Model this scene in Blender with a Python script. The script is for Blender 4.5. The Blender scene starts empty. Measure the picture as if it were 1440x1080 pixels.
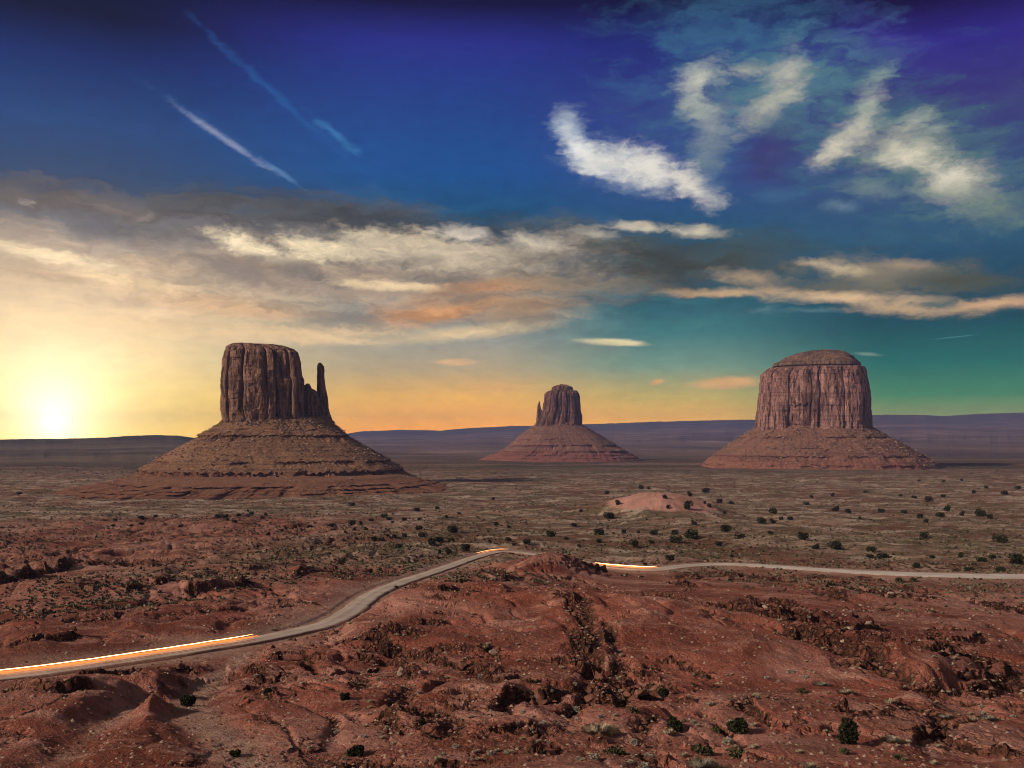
import bpy, math, random
import numpy as np
from mathutils import Vector, noise as mnoise

scene = bpy.context.scene
COL = scene.collection
R = math.radians
rng = np.random.default_rng(7)
random.seed(7)

# ------------------------------------------------------------------ camera, light, exposure
F, HZ = 1383.0, 620.0            # focal length and horizon row in the photograph's pixels (1440 x 1080)
cam_d = bpy.data.cameras.new('camera')
cam_d.sensor_width = 36.0
cam_d.lens = 36.0 * F / 1440.0
cam_d.shift_y = (HZ - 540.0) / 1440.0
cam_d.clip_start = 0.5
cam_d.clip_end = 60000.0
cam = bpy.data.objects.new('camera', cam_d)
cam.rotation_euler = (R(90), 0, 0)
COL.objects.link(cam)
scene.camera = cam

SUN_AZ, SUN_EL = -112.0, 26.0     # degrees: azimuth to the right of the view axis, elevation
sd = bpy.data.lights.new('sun', 'SUN')
sd.energy = 3.9
sd.angle = R(4)
sd.color = (1.0, 0.76, 0.56)
sun = bpy.data.objects.new('sun', sd)
dirv = Vector((math.sin(R(SUN_AZ)) * math.cos(R(SUN_EL)), math.cos(R(SUN_AZ)) * math.cos(R(SUN_EL)), math.sin(R(SUN_EL))))
sun.rotation_euler = dirv.to_track_quat('Z', 'Y').to_euler()
COL.objects.link(sun)
scene.view_settings.view_transform = 'Standard'
scene.view_settings.look = 'None'
scene.view_settings.gamma = 1.0
scene.view_settings.exposure = 0.0
scene.cycles.volume_bounces = 0
scene.cycles.max_bounces = 5
scene.cycles.use_denoising = True
scene.cycles.filter_width = 1.0


# ------------------------------------------------------------------ node helpers
def lin(c):
    out = []
    for v in c[:3]:
        v = v / 255.0
        out.append(v / 12.92 if v <= 0.04045 else ((v + 0.055) / 1.055) ** 2.4)
    return (out[0], out[1], out[2], 1.0)


class NT:
    def __init__(self, tree):
        self.t = tree
        tree.nodes.clear()

    def n(self, typ, **kw):
        nd = self.t.nodes.new(typ)
        for k, v in kw.items():
            setattr(nd, k, v)
        return nd

    def put(self, sock, v):
        if v is None:
            return
        if isinstance(v, bpy.types.NodeSocket):
            self.t.links.new(v, sock)
        else:
            sock.default_value = v

    def math(self, op, a, b=None, c=None, clamp=False):
        nd = self.n('ShaderNodeMath', operation=op, use_clamp=clamp)
        for i, v in enumerate((a, b, c)):
            self.put(nd.inputs[i], v)
        return nd.outputs[0]

    def vmath(self, op, a, b=None, scale=None):
        nd = self.n('ShaderNodeVectorMath', operation=op)
        self.put(nd.inputs[0], a)
        self.put(nd.inputs[1], b)
        if scale is not None:
            self.put(nd.inputs['Scale'], scale)
        return nd.outputs['Value'] if op in ('LENGTH', 'DOT_PRODUCT', 'DISTANCE') else nd.outputs[0]

    def mix(self, f, a, b, blend='MIX'):
        nd = self.n('ShaderNodeMix', data_type='RGBA', blend_type=blend)
        self.put(nd.inputs[0], f)
        self.put(nd.inputs[6], a)
        self.put(nd.inputs[7], b)
        return nd.outputs[2]

    def mr(self, v, a, b, c=0.0, d=1.0, smooth=True):
        nd = self.n('ShaderNodeMapRange', interpolation_type='SMOOTHSTEP' if smooth else 'LINEAR')
        self.put(nd.inputs[0], v)
        for i, x in enumerate((a, b, c, d)):
            nd.inputs[i + 1].default_value = x
        return nd.outputs[0]

    def noise(self, vec, scale=1.0, detail=4.0, rough=0.55, dist=0.0, color=False):
        nd = self.n('ShaderNodeTexNoise')
        self.put(nd.inputs['Vector'], vec)
        nd.inputs['Scale'].default_value = scale
        nd.inputs['Detail'].default_value = detail
        nd.inputs['Roughness'].default_value = rough
        nd.inputs['Distortion'].default_value = dist
        return nd.outputs['Color' if color else 'Fac']

    def mapping(self, vec, loc=(0, 0, 0), rot=(0, 0, 0), scale=(1, 1, 1), typ='POINT'):
        nd = self.n('ShaderNodeMapping', vector_type=typ)
        self.put(nd.inputs[0], vec)
        nd.inputs[1].default_value = loc
        nd.inputs[2].default_value = rot
        nd.inputs[3].default_value = scale
        return nd.outputs[0]

    def ramp(self, v, stops):
        nd = self.n('ShaderNodeValToRGB')
        self.put(nd.inputs[0], v)
        e = nd.color_ramp.elements
        while len(e) < len(stops):
            e.new(0.5)
        for el, (p, c) in zip(e, stops):
            el.position = p
            el.color = c
        return nd.outputs[0]


# ------------------------------------------------------------------ sky
def az_of(px):
    return math.degrees(math.atan((px - 720.0) / F))


def el_of(px, py):
    return math.degrees(math.atan((HZ - py) / math.hypot(F, px - 720.0)))


world = bpy.data.worlds.new('World')
scene.world = world
world.use_nodes = True


def build_sky():
    W = NT(world.node_tree)
    d = W.n('ShaderNodeTexCoord').outputs['Generated']
    sep = W.n('ShaderNodeSeparateXYZ')
    W.put(sep.inputs[0], d)
    x, y, z = sep.outputs
    az = W.math('MULTIPLY', W.math('ARCTAN2', x, y), 180 / math.pi)
    el = W.math('MULTIPLY', W.math('ARCSINE', W.math('MINIMUM', W.math('MAXIMUM', z, -1.0), 1.0)), 180 / math.pi)
    cmb = W.n('ShaderNodeCombineXYZ')
    W.put(cmb.inputs[0], az)
    W.put(cmb.inputs[1], el)
    P = cmb.outputs[0]
    # clear sky behind the clouds: four vertical gradients blended by azimuth
    TOP = 40.0
    t = W.math('DIVIDE', W.math('MAXIMUM', el, 0.0), TOP)

    def column(px, stops):
        st = sorted((max(0.0, el_of(px, py)) / TOP, lin(c)) for py, c in stops)
        return W.ramp(t, st + [(1.0, lin((16, 14, 46)))])
    cl = column(60, [(620, (255, 204, 52)), (560, (254, 214, 106)), (500, (252, 216, 150)), (430, (240, 206, 160)), (330, (120, 120, 125)),
                     (260, (26, 66, 105)), (160, (22, 68, 124)), (70, (18, 44, 104)), (10, (10, 20, 56))])
    cm = column(620, [(620, (255, 140, 0)), (600, (255, 166, 24)), (560, (240, 178, 78)), (520, (186, 164, 124)), (480, (160, 158, 145)), (400, (90, 110, 115)),
                      (300, (28, 84, 122)), (240, (26, 82, 146)), (150, (35, 68, 138)), (60, (42, 48, 136)), (5, (20, 18, 62))])
    cc = column(920, [(620, (252, 156, 10)), (596, (244, 172, 36)), (560, (196, 170, 84)), (515, (118, 150, 128)), (470, (66, 124, 124)), (420, (44, 100, 112)),
                      (320, (38, 84, 118)), (240, (48, 78, 140)), (150, (50, 62, 132)), (60, (36, 44, 120)), (5, (18, 16, 62))])
    cr = column(1280, [(620, (170, 150, 20)), (584, (128, 142, 58)), (555, (58, 128, 80)), (510, (18, 104, 92)), (450, (13, 74, 84)), (400, (24, 72, 92)),
                       (330, (46, 88, 118)), (250, (56, 80, 124)), (150, (62, 58, 122)), (60, (50, 40, 132)), (5, (24, 14, 66))])
    sky = W.mix(W.mr(az, az_of(150), az_of(560)), cl, cm)
    sky = W.mix(W.mr(az, az_of(660), az_of(930)), sky, cc)
    sky = W.mix(W.mr(az, az_of(960), az_of(1260)), sky, cr)
    # the air near the horizon glows through the haze
    sky = W.vmath('SCALE', sky, scale=W.math('MULTIPLY_ADD', W.math('EXPONENT', W.math('DIVIDE', W.math('MAXIMUM', el, 0.0), -2.2)), 0.95, 1.0))
    # soft colour drift so the blue is not even
    nd = W.noise(W.mapping(P, scale=(0.06, 0.13, 1)), 1.0, 3.0, 0.5)
    sky = W.mix(W.mr(nd, 0.35, 0.75, 0.0, 0.35), sky, W.mix(1.0, sky, (0.55, 0.75, 0.85, 1), 'MULTIPLY'))

    # warped coordinates and detail noises shared by all clouds
    w1 = W.vmath('SUBTRACT', W.noise(W.mapping(P, scale=(0.22, 0.5, 1)), 1.0, 4.0, 0.6, color=True), (0.5, 0.5, 0.5))
    w2 = W.vmath('SUBTRACT', W.noise(W.mapping(P, loc=(31, 7, 3), scale=(0.9, 1.5, 1)), 1.0, 5.0, 0.62, color=True), (0.5, 0.5, 0.5))
    Pw = W.vmath('ADD', P, W.vmath('MULTIPLY', w1, (5.0, 1.9, 0)))
    Pw = W.vmath('ADD', Pw, W.vmath('MULTIPLY', w2, (1.5, 0.9, 0)))
    Ps = W.vmath('ADD', P, W.vmath('MULTIPLY', w2, (1.1, 0.55, 0)))
    billow = W.noise(W.mapping(Ps, loc=(3, 9, 1), scale=(0.42, 0.95, 1)), 1.0, 7.0, 0.62, 0.25)
    streak = W.noise(W.mapping(Pw, loc=(11, 2, 5), scale=(0.16, 1.25, 1)), 1.0, 6.0, 0.6, 0.3)
    wisp = W.noise(W.mapping(Pw, loc=(5, 21, 5), rot=(0, 0, R(30)), scale=(0.30, 1.1, 1)), 1.0, 7.0, 0.62, 0.15)
    curd = W.noise(W.mapping(Ps, loc=(13, 6, 2), scale=(1.25, 2.3, 1)), 1.0, 6.0, 0.68, 0.2)
    billow = W.math('ADD', W.math('MULTIPLY', billow, 0.62), W.math('MULTIPLY', curd, 0.38))
    DET = {'b': (billow, 2.1), 's': (streak, 1.3), 'w': (wisp, 2.2), 'c': (billow, 0.5)}

    def cloud(col, cx, cy, rx, ry, rot, rgb, op=0.9, det='b', hard=0.7, warp='P'):
        a0, e0 = az_of(cx), el_of(cx, cy)
        k = (az_of(cx + 1) - az_of(cx))
        # (the tiny term only makes the clouds evaluate one after another, back to front)
        seq = W.n('ShaderNodeVectorMath', operation='MULTIPLY_ADD')
        W.put(seq.inputs[0], col)
        seq.inputs[1].default_value = (1e-9, 1e-9, 0)
        W.put(seq.inputs[2], {'P': Ps, 'W': Pw, 'N': P}[warp])
        q = W.vmath('LENGTH', W.mapping(seq.outputs[0], loc=(a0, e0, 0), rot=(0, 0, R(-rot)), scale=(rx * k, ry * k, 1), typ='TEXTURE'))
        nz, amp = DET[det]
        v = W.math('SUBTRACT', W.math('MULTIPLY_ADD', nz, amp, 1.0 - 0.5 * amp), q)
        m = W.mr(v, 0.0, hard, 0.0, op)
        return W.mix(m, col, lin(rgb))

    c = sky
    # cirrus veil and puffs, upper right
    for a in [
        (1060, 60, 260, 100, 10, (58, 106, 138), 0.8, 'w', 1.2, 'W'),
        (1020, 150, 190, 120, 0, (60, 100, 134), 0.75, 'w', 1.2, 'W'),
        (1240, 190, 250, 140, 20, (66, 108, 122), 0.85, 'w', 1.2, 'W'),
        (1100, 130, 170, 90, -10, (84, 124, 136), 0.8, 'w', 1.0, 'W'),
        (1330, 240, 160, 90, 25, (88, 122, 120), 0.8, 'w', 1.1, 'W'),
        (1085, 215, 75, 70, 0, (60, 58, 112), 0.8, 'c', 0.9, 'W'),
        (1000, 215, 60, 90, 0, (70, 100, 136), 0.6, 'w', 1.2, 'W'),
        (1250, 55, 150, 40, 25, (64, 60, 144), 0.6, 'w', 1.2, 'W'),
        (900, 130, 90, 22, 5, (54, 92, 140), 0.7, 'w', 1.2, 'W'),
        (985, 112, 64, 32, -28, (176, 182, 172), 0.8, 'w', 1.2, 'W'),
        (982, 112, 40, 18, -28, (200, 200, 184), 0.8, 'b', 1.1, 'P'),
        (1048, 100, 44, 16, 5, (182, 180, 162), 0.8, 'w', 1.2, 'P'),
        (1108, 104, 48, 46, -35, (206, 198, 176), 0.8, 'b', 1.3, 'P'),
        (1082, 148, 84, 30, -30, (188, 184, 166), 0.8, 'b', 1.2, 'P'),
        (985, 152, 50, 28, 42, (178, 182, 170), 0.85, 'w', 1.2, 'P'),
        (1002, 180, 46, 56, 0, (156, 164, 160), 0.85, 'b', 1.3, 'P'),
        (992, 222, 46, 44, 0, (114, 134, 144), 0.75, 'b', 1.3, 'P'),
        (1225, 130, 50, 26, -45, (150, 164, 154), 0.8, 'w', 1.2, 'P'),
        (1195, 190, 86, 34, -38, (208, 202, 180), 0.86, 'b', 1.2, 'P'),
        (1172, 212, 34, 24, -20, (220, 210, 186), 0.8, 'b', 1.2, 'P'),
        (1285, 172, 46, 20, -20, (168, 176, 160), 0.8, 'w', 1.2, 'P'),
        (1320, 180, 30, 14, 0, (150, 164, 154), 0.7, 'w', 1.2, 'P'),
        (1262, 210, 92, 46, 8, (196, 190, 168), 0.8, 'b', 1.2, 'P'),
        (1270, 220, 52, 26, 0, (228, 218, 194), 0.86, 'b', 1.1, 'P'),
        (1345, 258, 84, 58, 22, (198, 192, 170), 0.86, 'b', 1.2, 'P'),
        (1338, 246, 48, 30, 10, (234, 224, 202), 0.8, 'b', 1.1, 'P'),
        (1395, 292, 110, 42, 15, (126, 144, 124), 0.8, 'b', 1.3, 'P'),
        (1262, 248, 44, 12, 5, (70, 104, 122), 0.7, 'b', 1.2, 'P'),
        (1235, 268, 80, 20, 10, (124, 144, 140), 0.7, 'w', 1.2, 'P'),
        (1185, 290, 40, 14, 10, (110, 136, 150), 0.7, 'b', 1.2, 'P'),
        (1090, 272, 70, 22, 15, (66, 104, 140), 0.6, 'w', 1.2, 'P'),
        # bright white cloud, centre right
        (805, 192, 58, 36, 58, (150, 170, 192), 0.85, 'w', 1.2, 'P'),
        (870, 232, 130, 40, 18, (150, 168, 186), 0.7, 'w', 1.2, 'P'),
        (802, 186, 48, 26, 62, (186, 196, 206), 0.9, 'b', 1.2, 'P'),
        (820, 216, 56, 24, 40, (238, 236, 230), 0.97, 'b', 1.0, 'P'),
        (864, 228, 72, 34, 5, (226, 224, 216), 0.97, 'b', 1.1, 'P'),
        (915, 238, 76, 40, 22, (236, 230, 218), 0.97, 'b', 1.0, 'P'),
        (972, 262, 74, 26, 30, (228, 220, 206), 0.97, 'b', 1.1, 'P'),
        (1004, 262, 36, 28, 20, (96, 124, 150), 0.55, 'b', 1.2, 'P'),
        # vapour trails, upper left
        (318, 196, 185, 15, 29.5, (34, 88, 146), 0.6, 'w', 1.2, 'P'),
        (305, 188, 118, 8, 29.5, (150, 158, 190), 0.85, 'w', 1.2, 'N'),
        (395, 243, 70, 5, 32, (86, 130, 178), 0.7, 'w', 1.2, 'N'),
        (385, 132, 165, 9, 37, (36, 90, 156), 0.75, 'w', 1.2, 'P'),
        (470, 188, 60, 9, 36, (56, 120, 176), 0.8, 'w', 1.2, 'P'),
        # grey upper belt
        (560, 355, 600, 74, 3, (128, 120, 112), 0.95, 's', 1.0, 'W'),
        (130, 292, 340, 42, 3, (92, 88, 92), 0.95, 's', 0.9, 'W'),
        (460, 308, 380, 42, 3, (70, 74, 80), 0.95, 's', 0.9, 'W'),
        (720, 325, 230, 30, 3, (44, 74, 92), 0.7, 'b', 1.0, 'W'),
        (50, 285, 12, 6, 30, (160, 150, 146), 0.6, 'w', 1.2, 'W'),
        (150, 296, 40, 8, 10, (128, 120, 118), 0.6, 'w', 1.2, 'W'),
        (203, 302, 20, 9, -20, (150, 140, 134), 0.6, 'w', 1.2, 'W'),
        # tan body
        (90, 358, 330, 60, 8, (192, 170, 150), 0.95, 's', 1.1, 'W'),
        (200, 415, 400, 62, 5, (222, 192, 156), 0.95, 's', 1.1, 'W'),
        (470, 395, 340, 66, 4, (180, 158, 136), 0.95, 'b', 1.0, 'W'),
        (690, 380, 210, 60, 2, (158, 142, 124), 0.92, 'b', 1.0, 'W'),
        (600, 355, 300, 34, 4, (206, 190, 164), 0.9, 'b', 0.9, 'P'),
        (70, 358, 170, 17, 8, (250, 226, 184), 0.9, 's', 0.8, 'P'),
        (350, 346, 90, 18, 14, (252, 232, 194), 0.95, 'b', 0.8, 'P'),
        (455, 352, 95, 22, 6, (250, 230, 190), 0.95, 'b', 0.8, 'P'),
        (560, 345, 110, 28, 4, (226, 208, 176), 0.85, 'b', 0.9, 'P'),
        (655, 330, 52, 18, 5, (220, 208, 190), 0.9, 'b', 0.8, 'P'),
        (190, 398, 130, 16, 8, (246, 214, 168), 0.8, 's', 0.9, 'P'),
        (60, 385, 95, 14, 6, (188, 160, 132), 0.8, 's', 0.9, 'P'),
        (205, 372, 75, 18, 8, (196, 170, 142), 0.8, 'b', 0.9, 'P'),
        (330, 380, 75, 18, 14, (150, 138, 130), 0.8, 'b', 0.9, 'P'),
        (440, 388, 80, 20, 14, (120, 114, 110), 0.85, 'b', 0.9, 'P'),
        (590, 365, 60, 16, 10, (170, 156, 138), 0.8, 'b', 0.9, 'P'),
        (330, 432, 180, 22, 5, (206, 168, 130), 0.85, 's', 0.9, 'P'),
        (560, 402, 130, 9, 2, (236, 210, 168), 0.9, 's', 0.8, 'P'),
        (620, 438, 150, 26, -8, (212, 152, 100), 0.9, 's', 0.9, 'P'),
        (690, 404, 130, 18, -4, (196, 146, 104), 0.85, 's', 0.9, 'P'),
        (640, 422, 80, 14, -6, (158, 134, 110), 0.8, 's', 0.9, 'P'),
        (745, 432, 120, 36, -6, (186, 150, 112), 0.8, 's', 1.0, 'P'),
        (640, 470, 190, 15, -6, (234, 204, 156), 0.85, 's', 0.9, 'P'),
        (410, 470, 260, 24, -2, (242, 206, 156), 0.85, 's', 1.1, 'P'),
        (230, 452, 260, 30, 3, (244, 208, 156), 0.85, 's', 1.2, 'W'),
        # band to the right
        (900, 345, 260, 40, 2, (70, 84, 86), 0.85, 'w', 1.2, 'W'),
        (950, 372, 290, 58, 2, (66, 72, 66), 0.97, 's', 1.0, 'W'),
        (790, 350, 120, 40, 5, (142, 132, 118), 0.9, 'b', 1.2, 'W'),
        (800, 396, 180, 26, 2, (140, 122, 100), 0.9, 's', 1.1, 'W'),
        (755, 338, 70, 17, 5, (206, 194, 174), 0.85, 'b', 1.0, 'P'),
        (830, 330, 60, 12, 8, (176, 168, 152), 0.75, 'w', 1.0, 'P'),
        (893, 318, 58, 11, 5, (214, 202, 178), 0.85, 'w', 1.0, 'P'),
        (985, 327, 60, 13, 3, (218, 206, 178), 0.9, 'w', 1.0, 'P'),
        (1055, 392, 80, 20, 12, (182, 156, 124), 0.9, 'b', 1.1, 'P'),
        (1290, 390, 260, 40, 4, (92, 96, 82), 0.9, 'b', 1.2, 'W'),
        (1080, 345, 220, 34, 6, (56, 82, 90), 0.7, 's', 1.2, 'W'),
        (1235, 384, 150, 34, 8, (146, 134, 114), 0.95, 'b', 1.1, 'P'),
        (1172, 374, 60, 14, 12, (214, 190, 152), 0.85, 'b', 1.0, 'P'),
        (1270, 372, 70, 12, 6, (172, 150, 122), 0.8, 's', 1.0, 'P'),
        (1335, 396, 150, 26, 6, (74, 80, 66), 0.9, 'b', 1.1, 'P'),
        (1180, 405, 150, 16, 3, (112, 108, 92), 0.85, 's', 1.1, 'P'),
        (1030, 412, 130, 10, 1, (206, 172, 132), 0.92, 's', 1.0, 'P'),
        (1190, 419, 170, 14, 3, (226, 190, 146), 0.97, 's', 1.0, 'P'),
        (1290, 434, 150, 17, 4, (202, 170, 132), 0.95, 's', 1.0, 'P'),
        (1400, 428, 130, 17, -4, (222, 178, 134), 0.97, 's', 1.0, 'P'),
        (1315, 430, 62, 11, 2, (66, 98, 98), 0.85, 'w', 1.0, 'P'),
        (1070, 435, 30, 8, -5, (104, 138, 142), 0.8, 'w', 1.0, 'P'),
        (1140, 437, 60, 5, 3, (90, 128, 134), 0.7, 's', 1.0, 'P'),
        # small streaks low down
        (868, 482, 62, 6.5, 4, (238, 222, 172), 0.95, 's', 0.7, 'N'),
        (840, 490, 90, 12, 4, (128, 140, 124), 0.5, 's', 1.0, 'P'),
        (1030, 538, 68, 12, -2, (234, 180, 116), 0.95, 's', 0.7, 'N'),
        (640, 509, 40, 6, -2, (236, 190, 138), 0.85, 's', 0.8, 'N'),
        (924, 537, 14, 5, -15, (234, 176, 108), 0.85, 'b', 0.8, 'N'),
        (700, 545, 60, 8, 0, (238, 178, 106), 0.6, 's', 0.9, 'N'),
        (1220, 498, 28, 4, 6, (120, 150, 136), 0.8, 's', 0.8, 'N'),
        (1342, 474, 46, 1.6, -4, (70, 132, 140), 0.7, 'c', 0.8, 'N'),
    ]:
        c = cloud(c, *a)
    # light and dark folds within the cloud deck
    dk = W.vmath('LENGTH', W.mapping(Pw, loc=(az_of(520), el_of(520, 375), 0), rot=(0, 0, R(-2)), scale=(26.0, 4.6, 1), typ='TEXTURE'))
    fold = W.noise(W.mapping(Pw, loc=(17, 5, 9), rot=(0, 0, R(6)), scale=(0.26, 0.95, 1)), 1.0, 8.0, 0.66, 0.35)
    c = W.mix(W.mr(dk, 1.1, 0.55), c, W.mix(1.0, c, W.mix(W.mr(fold, 0.34, 0.66), (0.74, 0.74, 0.77, 1), (1.24, 1.21, 1.16, 1)), 'MULTIPLY'))
    # texture within the clouds
    fine = W.noise(W.mapping(Ps, loc=(1, 4, 8), scale=(0.7, 1.8, 1)), 1.0, 6.0, 0.6)
    c = W.mix(1.0, c, W.mix(W.mr(fine, 0.25, 0.75), (0.92, 0.92, 0.93, 1), (1.07, 1.07, 1.06, 1)), 'MULTIPLY')
    # the low sun and the glow in the air around it
    s_az, s_el = az_of(76), el_of(76, 594)
    dq = W.vmath('LENGTH', W.mapping(P, loc=(s_az, s_el, 0), scale=(1.0, 1.0, 1), typ='TEXTURE'))
    g1 = W.math('EXPONENT', W.math('MULTIPLY', W.math('POWER', W.math('DIVIDE', dq, 1.6), 1.0), -1.0))
    g2 = W.math('EXPONENT', W.math('MULTIPLY', W.math('DIVIDE', dq, 4.4), -1.0))
    c = W.mix(1.0, c, W.vmath('SCALE', (1.0, 0.98, 0.92), scale=W.math('MULTIPLY', g1, 2.0)), 'ADD')
    c = W.mix(1.0, c, W.vmath('SCALE', (1.0, 0.74, 0.40), scale=W.math('MULTIPLY', g2, 0.8)), 'ADD')
    # behind and above the camera: unseen pale sky added to light the butte fronts
    ns = W.n('ShaderNodeTexSky', sky_type='NISHITA', sun_disc=False)
    ns.sun_elevation = R(SUN_EL)
    ns.sun_rotation = R(SUN_AZ)
    back = W.math('MAXIMUM', W.mr(y, 0.35, -0.35), W.mr(el, 32.0, 60.0))
    bg1 = W.n('ShaderNodeBackground')
    W.put(bg1.inputs[0], c)
    bg1.inputs[1].default_value = 1.0
    bg2 = W.n('ShaderNodeBackground')
    # (tinted warm and pale so this added fill light is less blue)
    W.put(bg2.inputs[0], W.mix(0.5, W.mix(1.0, ns.outputs[0], (1.15, 0.9, 0.7, 1), 'MULTIPLY'), (4.6, 3.6, 3.0, 1)))
    bg2.inputs[1].default_value = 0.05
    ms = W.n('ShaderNodeMixShader')
    W.put(ms.inputs[0], back)
    W.t.links.new(bg1.outputs[0], ms.inputs[1])
    W.t.links.new(bg2.outputs[0], ms.inputs[2])
    out = W.n('ShaderNodeOutputWorld')
    W.t.links.new(ms.outputs[0], out.inputs[0])


build_sky()
world.cycles.sampling_method = 'MANUAL'
world.cycles.sample_map_resolution = 512


# ------------------------------------------------------------------ numpy noise
def _h(ix, iy, iz, seed):
    h = (ix.astype(np.uint32) * np.uint32(374761393) + iy.astype(np.uint32) * np.uint32(668265263)
         + iz.astype(np.uint32) * np.uint32(2246822519) + np.uint32((seed * 3266489917) & 0xffffffff))
    h = (h ^ (h >> np.uint32(13))) * np.uint32(1274126177)
    return h ^ (h >> np.uint32(16))


_ANG = np.linspace(0, 2 * np.pi, 256, endpoint=False)
_GC, _GS = np.cos(_ANG).astype(np.float32), np.sin(_ANG).astype(np.float32)


def g2(x, y, seed=0):
    """gradient noise, about -1..1"""
    x0, y0 = np.floor(x), np.floor(y)
    fx, fy = (x - x0).astype(np.float32), (y - y0).astype(np.float32)
    ix, iy = x0.astype(np.int64), y0.astype(np.int64)
    u = fx * fx * fx * (fx * (fx * 6 - 15) + 10)
    v = fy * fy * fy * (fy * (fy * 6 - 15) + 10)
    zz = np.zeros(1, np.int64)

    def corner(dx, dy):
        k = _h(ix + dx, iy + dy, zz, seed) & np.uint32(255)
        return _GC[k] * (fx - dx) + _GS[k] * (fy - dy)
    a = corner(0, 0)
    a = a + u * (corner(1, 0) - a)
    b = corner(0, 1)
    b = b + u * (corner(1, 1) - b)
    return (a + v * (b - a)) * 1.5


def fbm(x, y, octs=4, seed=0, gain=0.5, ridged=False):
    s, a, tot = 0.0, 1.0, 0.0
    for i in range(octs):
        n = g2(x, y, seed + i * 17)
        if ridged:
            n = 1.0 - 2.0 * np.abs(n)
        s = s + a * n
        tot += a
        a *= gain
        x = x * 2.03 + 11.7
        y = y * 2.03 - 5.3
    return s / tot


def v3(x, y, z, seed=0):
    x0, y0, z0 = np.floor(x), np.floor(y), np.floor(z)
    fx, fy, fz = x - x0, y - y0, z - z0
    ix, iy, iz = x0.astype(np.int64), y0.astype(np.int64), z0.astype(np.int64)
    u, v, w = (f * f * f * (f * (f * 6 - 15) + 10) for f in (fx, fy, fz))

    def c(a, b, d):
        return _h(ix + a, iy + b, iz + d, seed).astype(np.float64) / 2147483648.0 - 1.0
    def lx(b, d):
        p = c(0, b, d)
        return p + u * (c(1, b, d) - p)
    def ly(d):
        p = lx(0, d)
        return p + v * (lx(1, d) - p)
    p = ly(0)
    return p + w * (ly(1) - p)


def fbm3(x, y, z, octs=3, seed=0, gain=0.5):
    s, a, tot = 0.0, 1.0, 0.0
    for i in range(octs):
        s = s + a * v3(x, y, z, seed + 31 * i)
        tot += a
        a *= gain
        x, y, z = x * 2.07 + 3.1, y * 2.07 + 7.7, z * 2.07 - 1.9
    return s / tot


def sst(v, a, b):
    t = np.clip((v - a) / (b - a), 0, 1)
    return t * t * (3 - 2 * t)


# ------------------------------------------------------------------ mesh helpers
def link(name, me, mat=None, parent=None, loc=None, smooth=False):
    o = bpy.data.objects.new(name, me)
    COL.objects.link(o)
    if mat is not None:
        me.materials.append(mat)
    if parent is not None:
        o.parent = parent
    if loc is not None:
        o.location = loc
    if smooth:
        me.polygons.foreach_set('use_smooth', np.ones(len(me.polygons), bool))
    return o


def mesh_np(name, verts, faces_list):
    """verts (n,3); faces_list: list of int arrays (m,k)"""
    me = bpy.data.meshes.new(name)
    verts = np.asarray(verts, np.float32)
    me.vertices.add(len(verts))
    me.vertices.foreach_set('co', verts.ravel())
    nl = sum(f.size for f in faces_list)
    nf = sum(len(f) for f in faces_list)
    me.loops.add(nl)
    me.polygons.add(nf)
    me.loops.foreach_set('vertex_index', np.concatenate([f.ravel() for f in faces_list]).astype(np.int32))
    st, base = [], 0
    for f in faces_list:
        st.append(base + np.arange(len(f)) * f.shape[1])
        base += f.size
    me.polygons.foreach_set('loop_start', np.concatenate(st).astype(np.int32))
    me.update(calc_edges=True)
    me.validate()
    return me


def grid_faces(nr, nc, wrap=False):
    i = np.arange(nr - 1)[:, None]
    j = np.arange(nc if wrap else nc - 1)[None, :]
    j2 = (j + 1) % nc
    a = i * nc + j
    b = i * nc + j2
    return np.stack([a, b, b + nc, a + nc], -1).reshape(-1, 4)


def tag(o, label=None, cat=None, group=None, kind=None):
    if label:
        o['label'] = label
    if cat:
        o['category'] = cat
    if group:
        o['group'] = group
    if kind:
        o['kind'] = kind
    return o


def empty(name, loc, label, cat, group=None):
    o = bpy.data.objects.new(name, None)
    o.location = loc
    o.empty_display_size = 5
    COL.objects.link(o)
    return tag(o, label, cat, group)


# ------------------------------------------------------------------ materials
def new_mat(name, rough=0.95, spec=0.15):
    m = bpy.data.materials.new(name)
    m.use_nodes = True
    N = NT(m.node_tree)
    b = N.n('ShaderNodeBsdfPrincipled')
    b.inputs['Roughness'].default_value = rough
    b.inputs['Specular IOR Level'].default_value = spec
    o = N.n('ShaderNodeOutputMaterial')
    N.t.links.new(b.outputs[0], o.inputs[0])
    return m, N, b


def bump(N, b, h, strength, dist):
    nd = N.n('ShaderNodeBump')
    nd.inputs['Strength'].default_value = strength
    nd.inputs['Distance'].default_value = dist
    N.put(nd.inputs['Height'], h)
    N.put(b.inputs['Normal'], nd.outputs[0])


def c4(r, g, b):
    return (r, g, b, 1.0)


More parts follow.
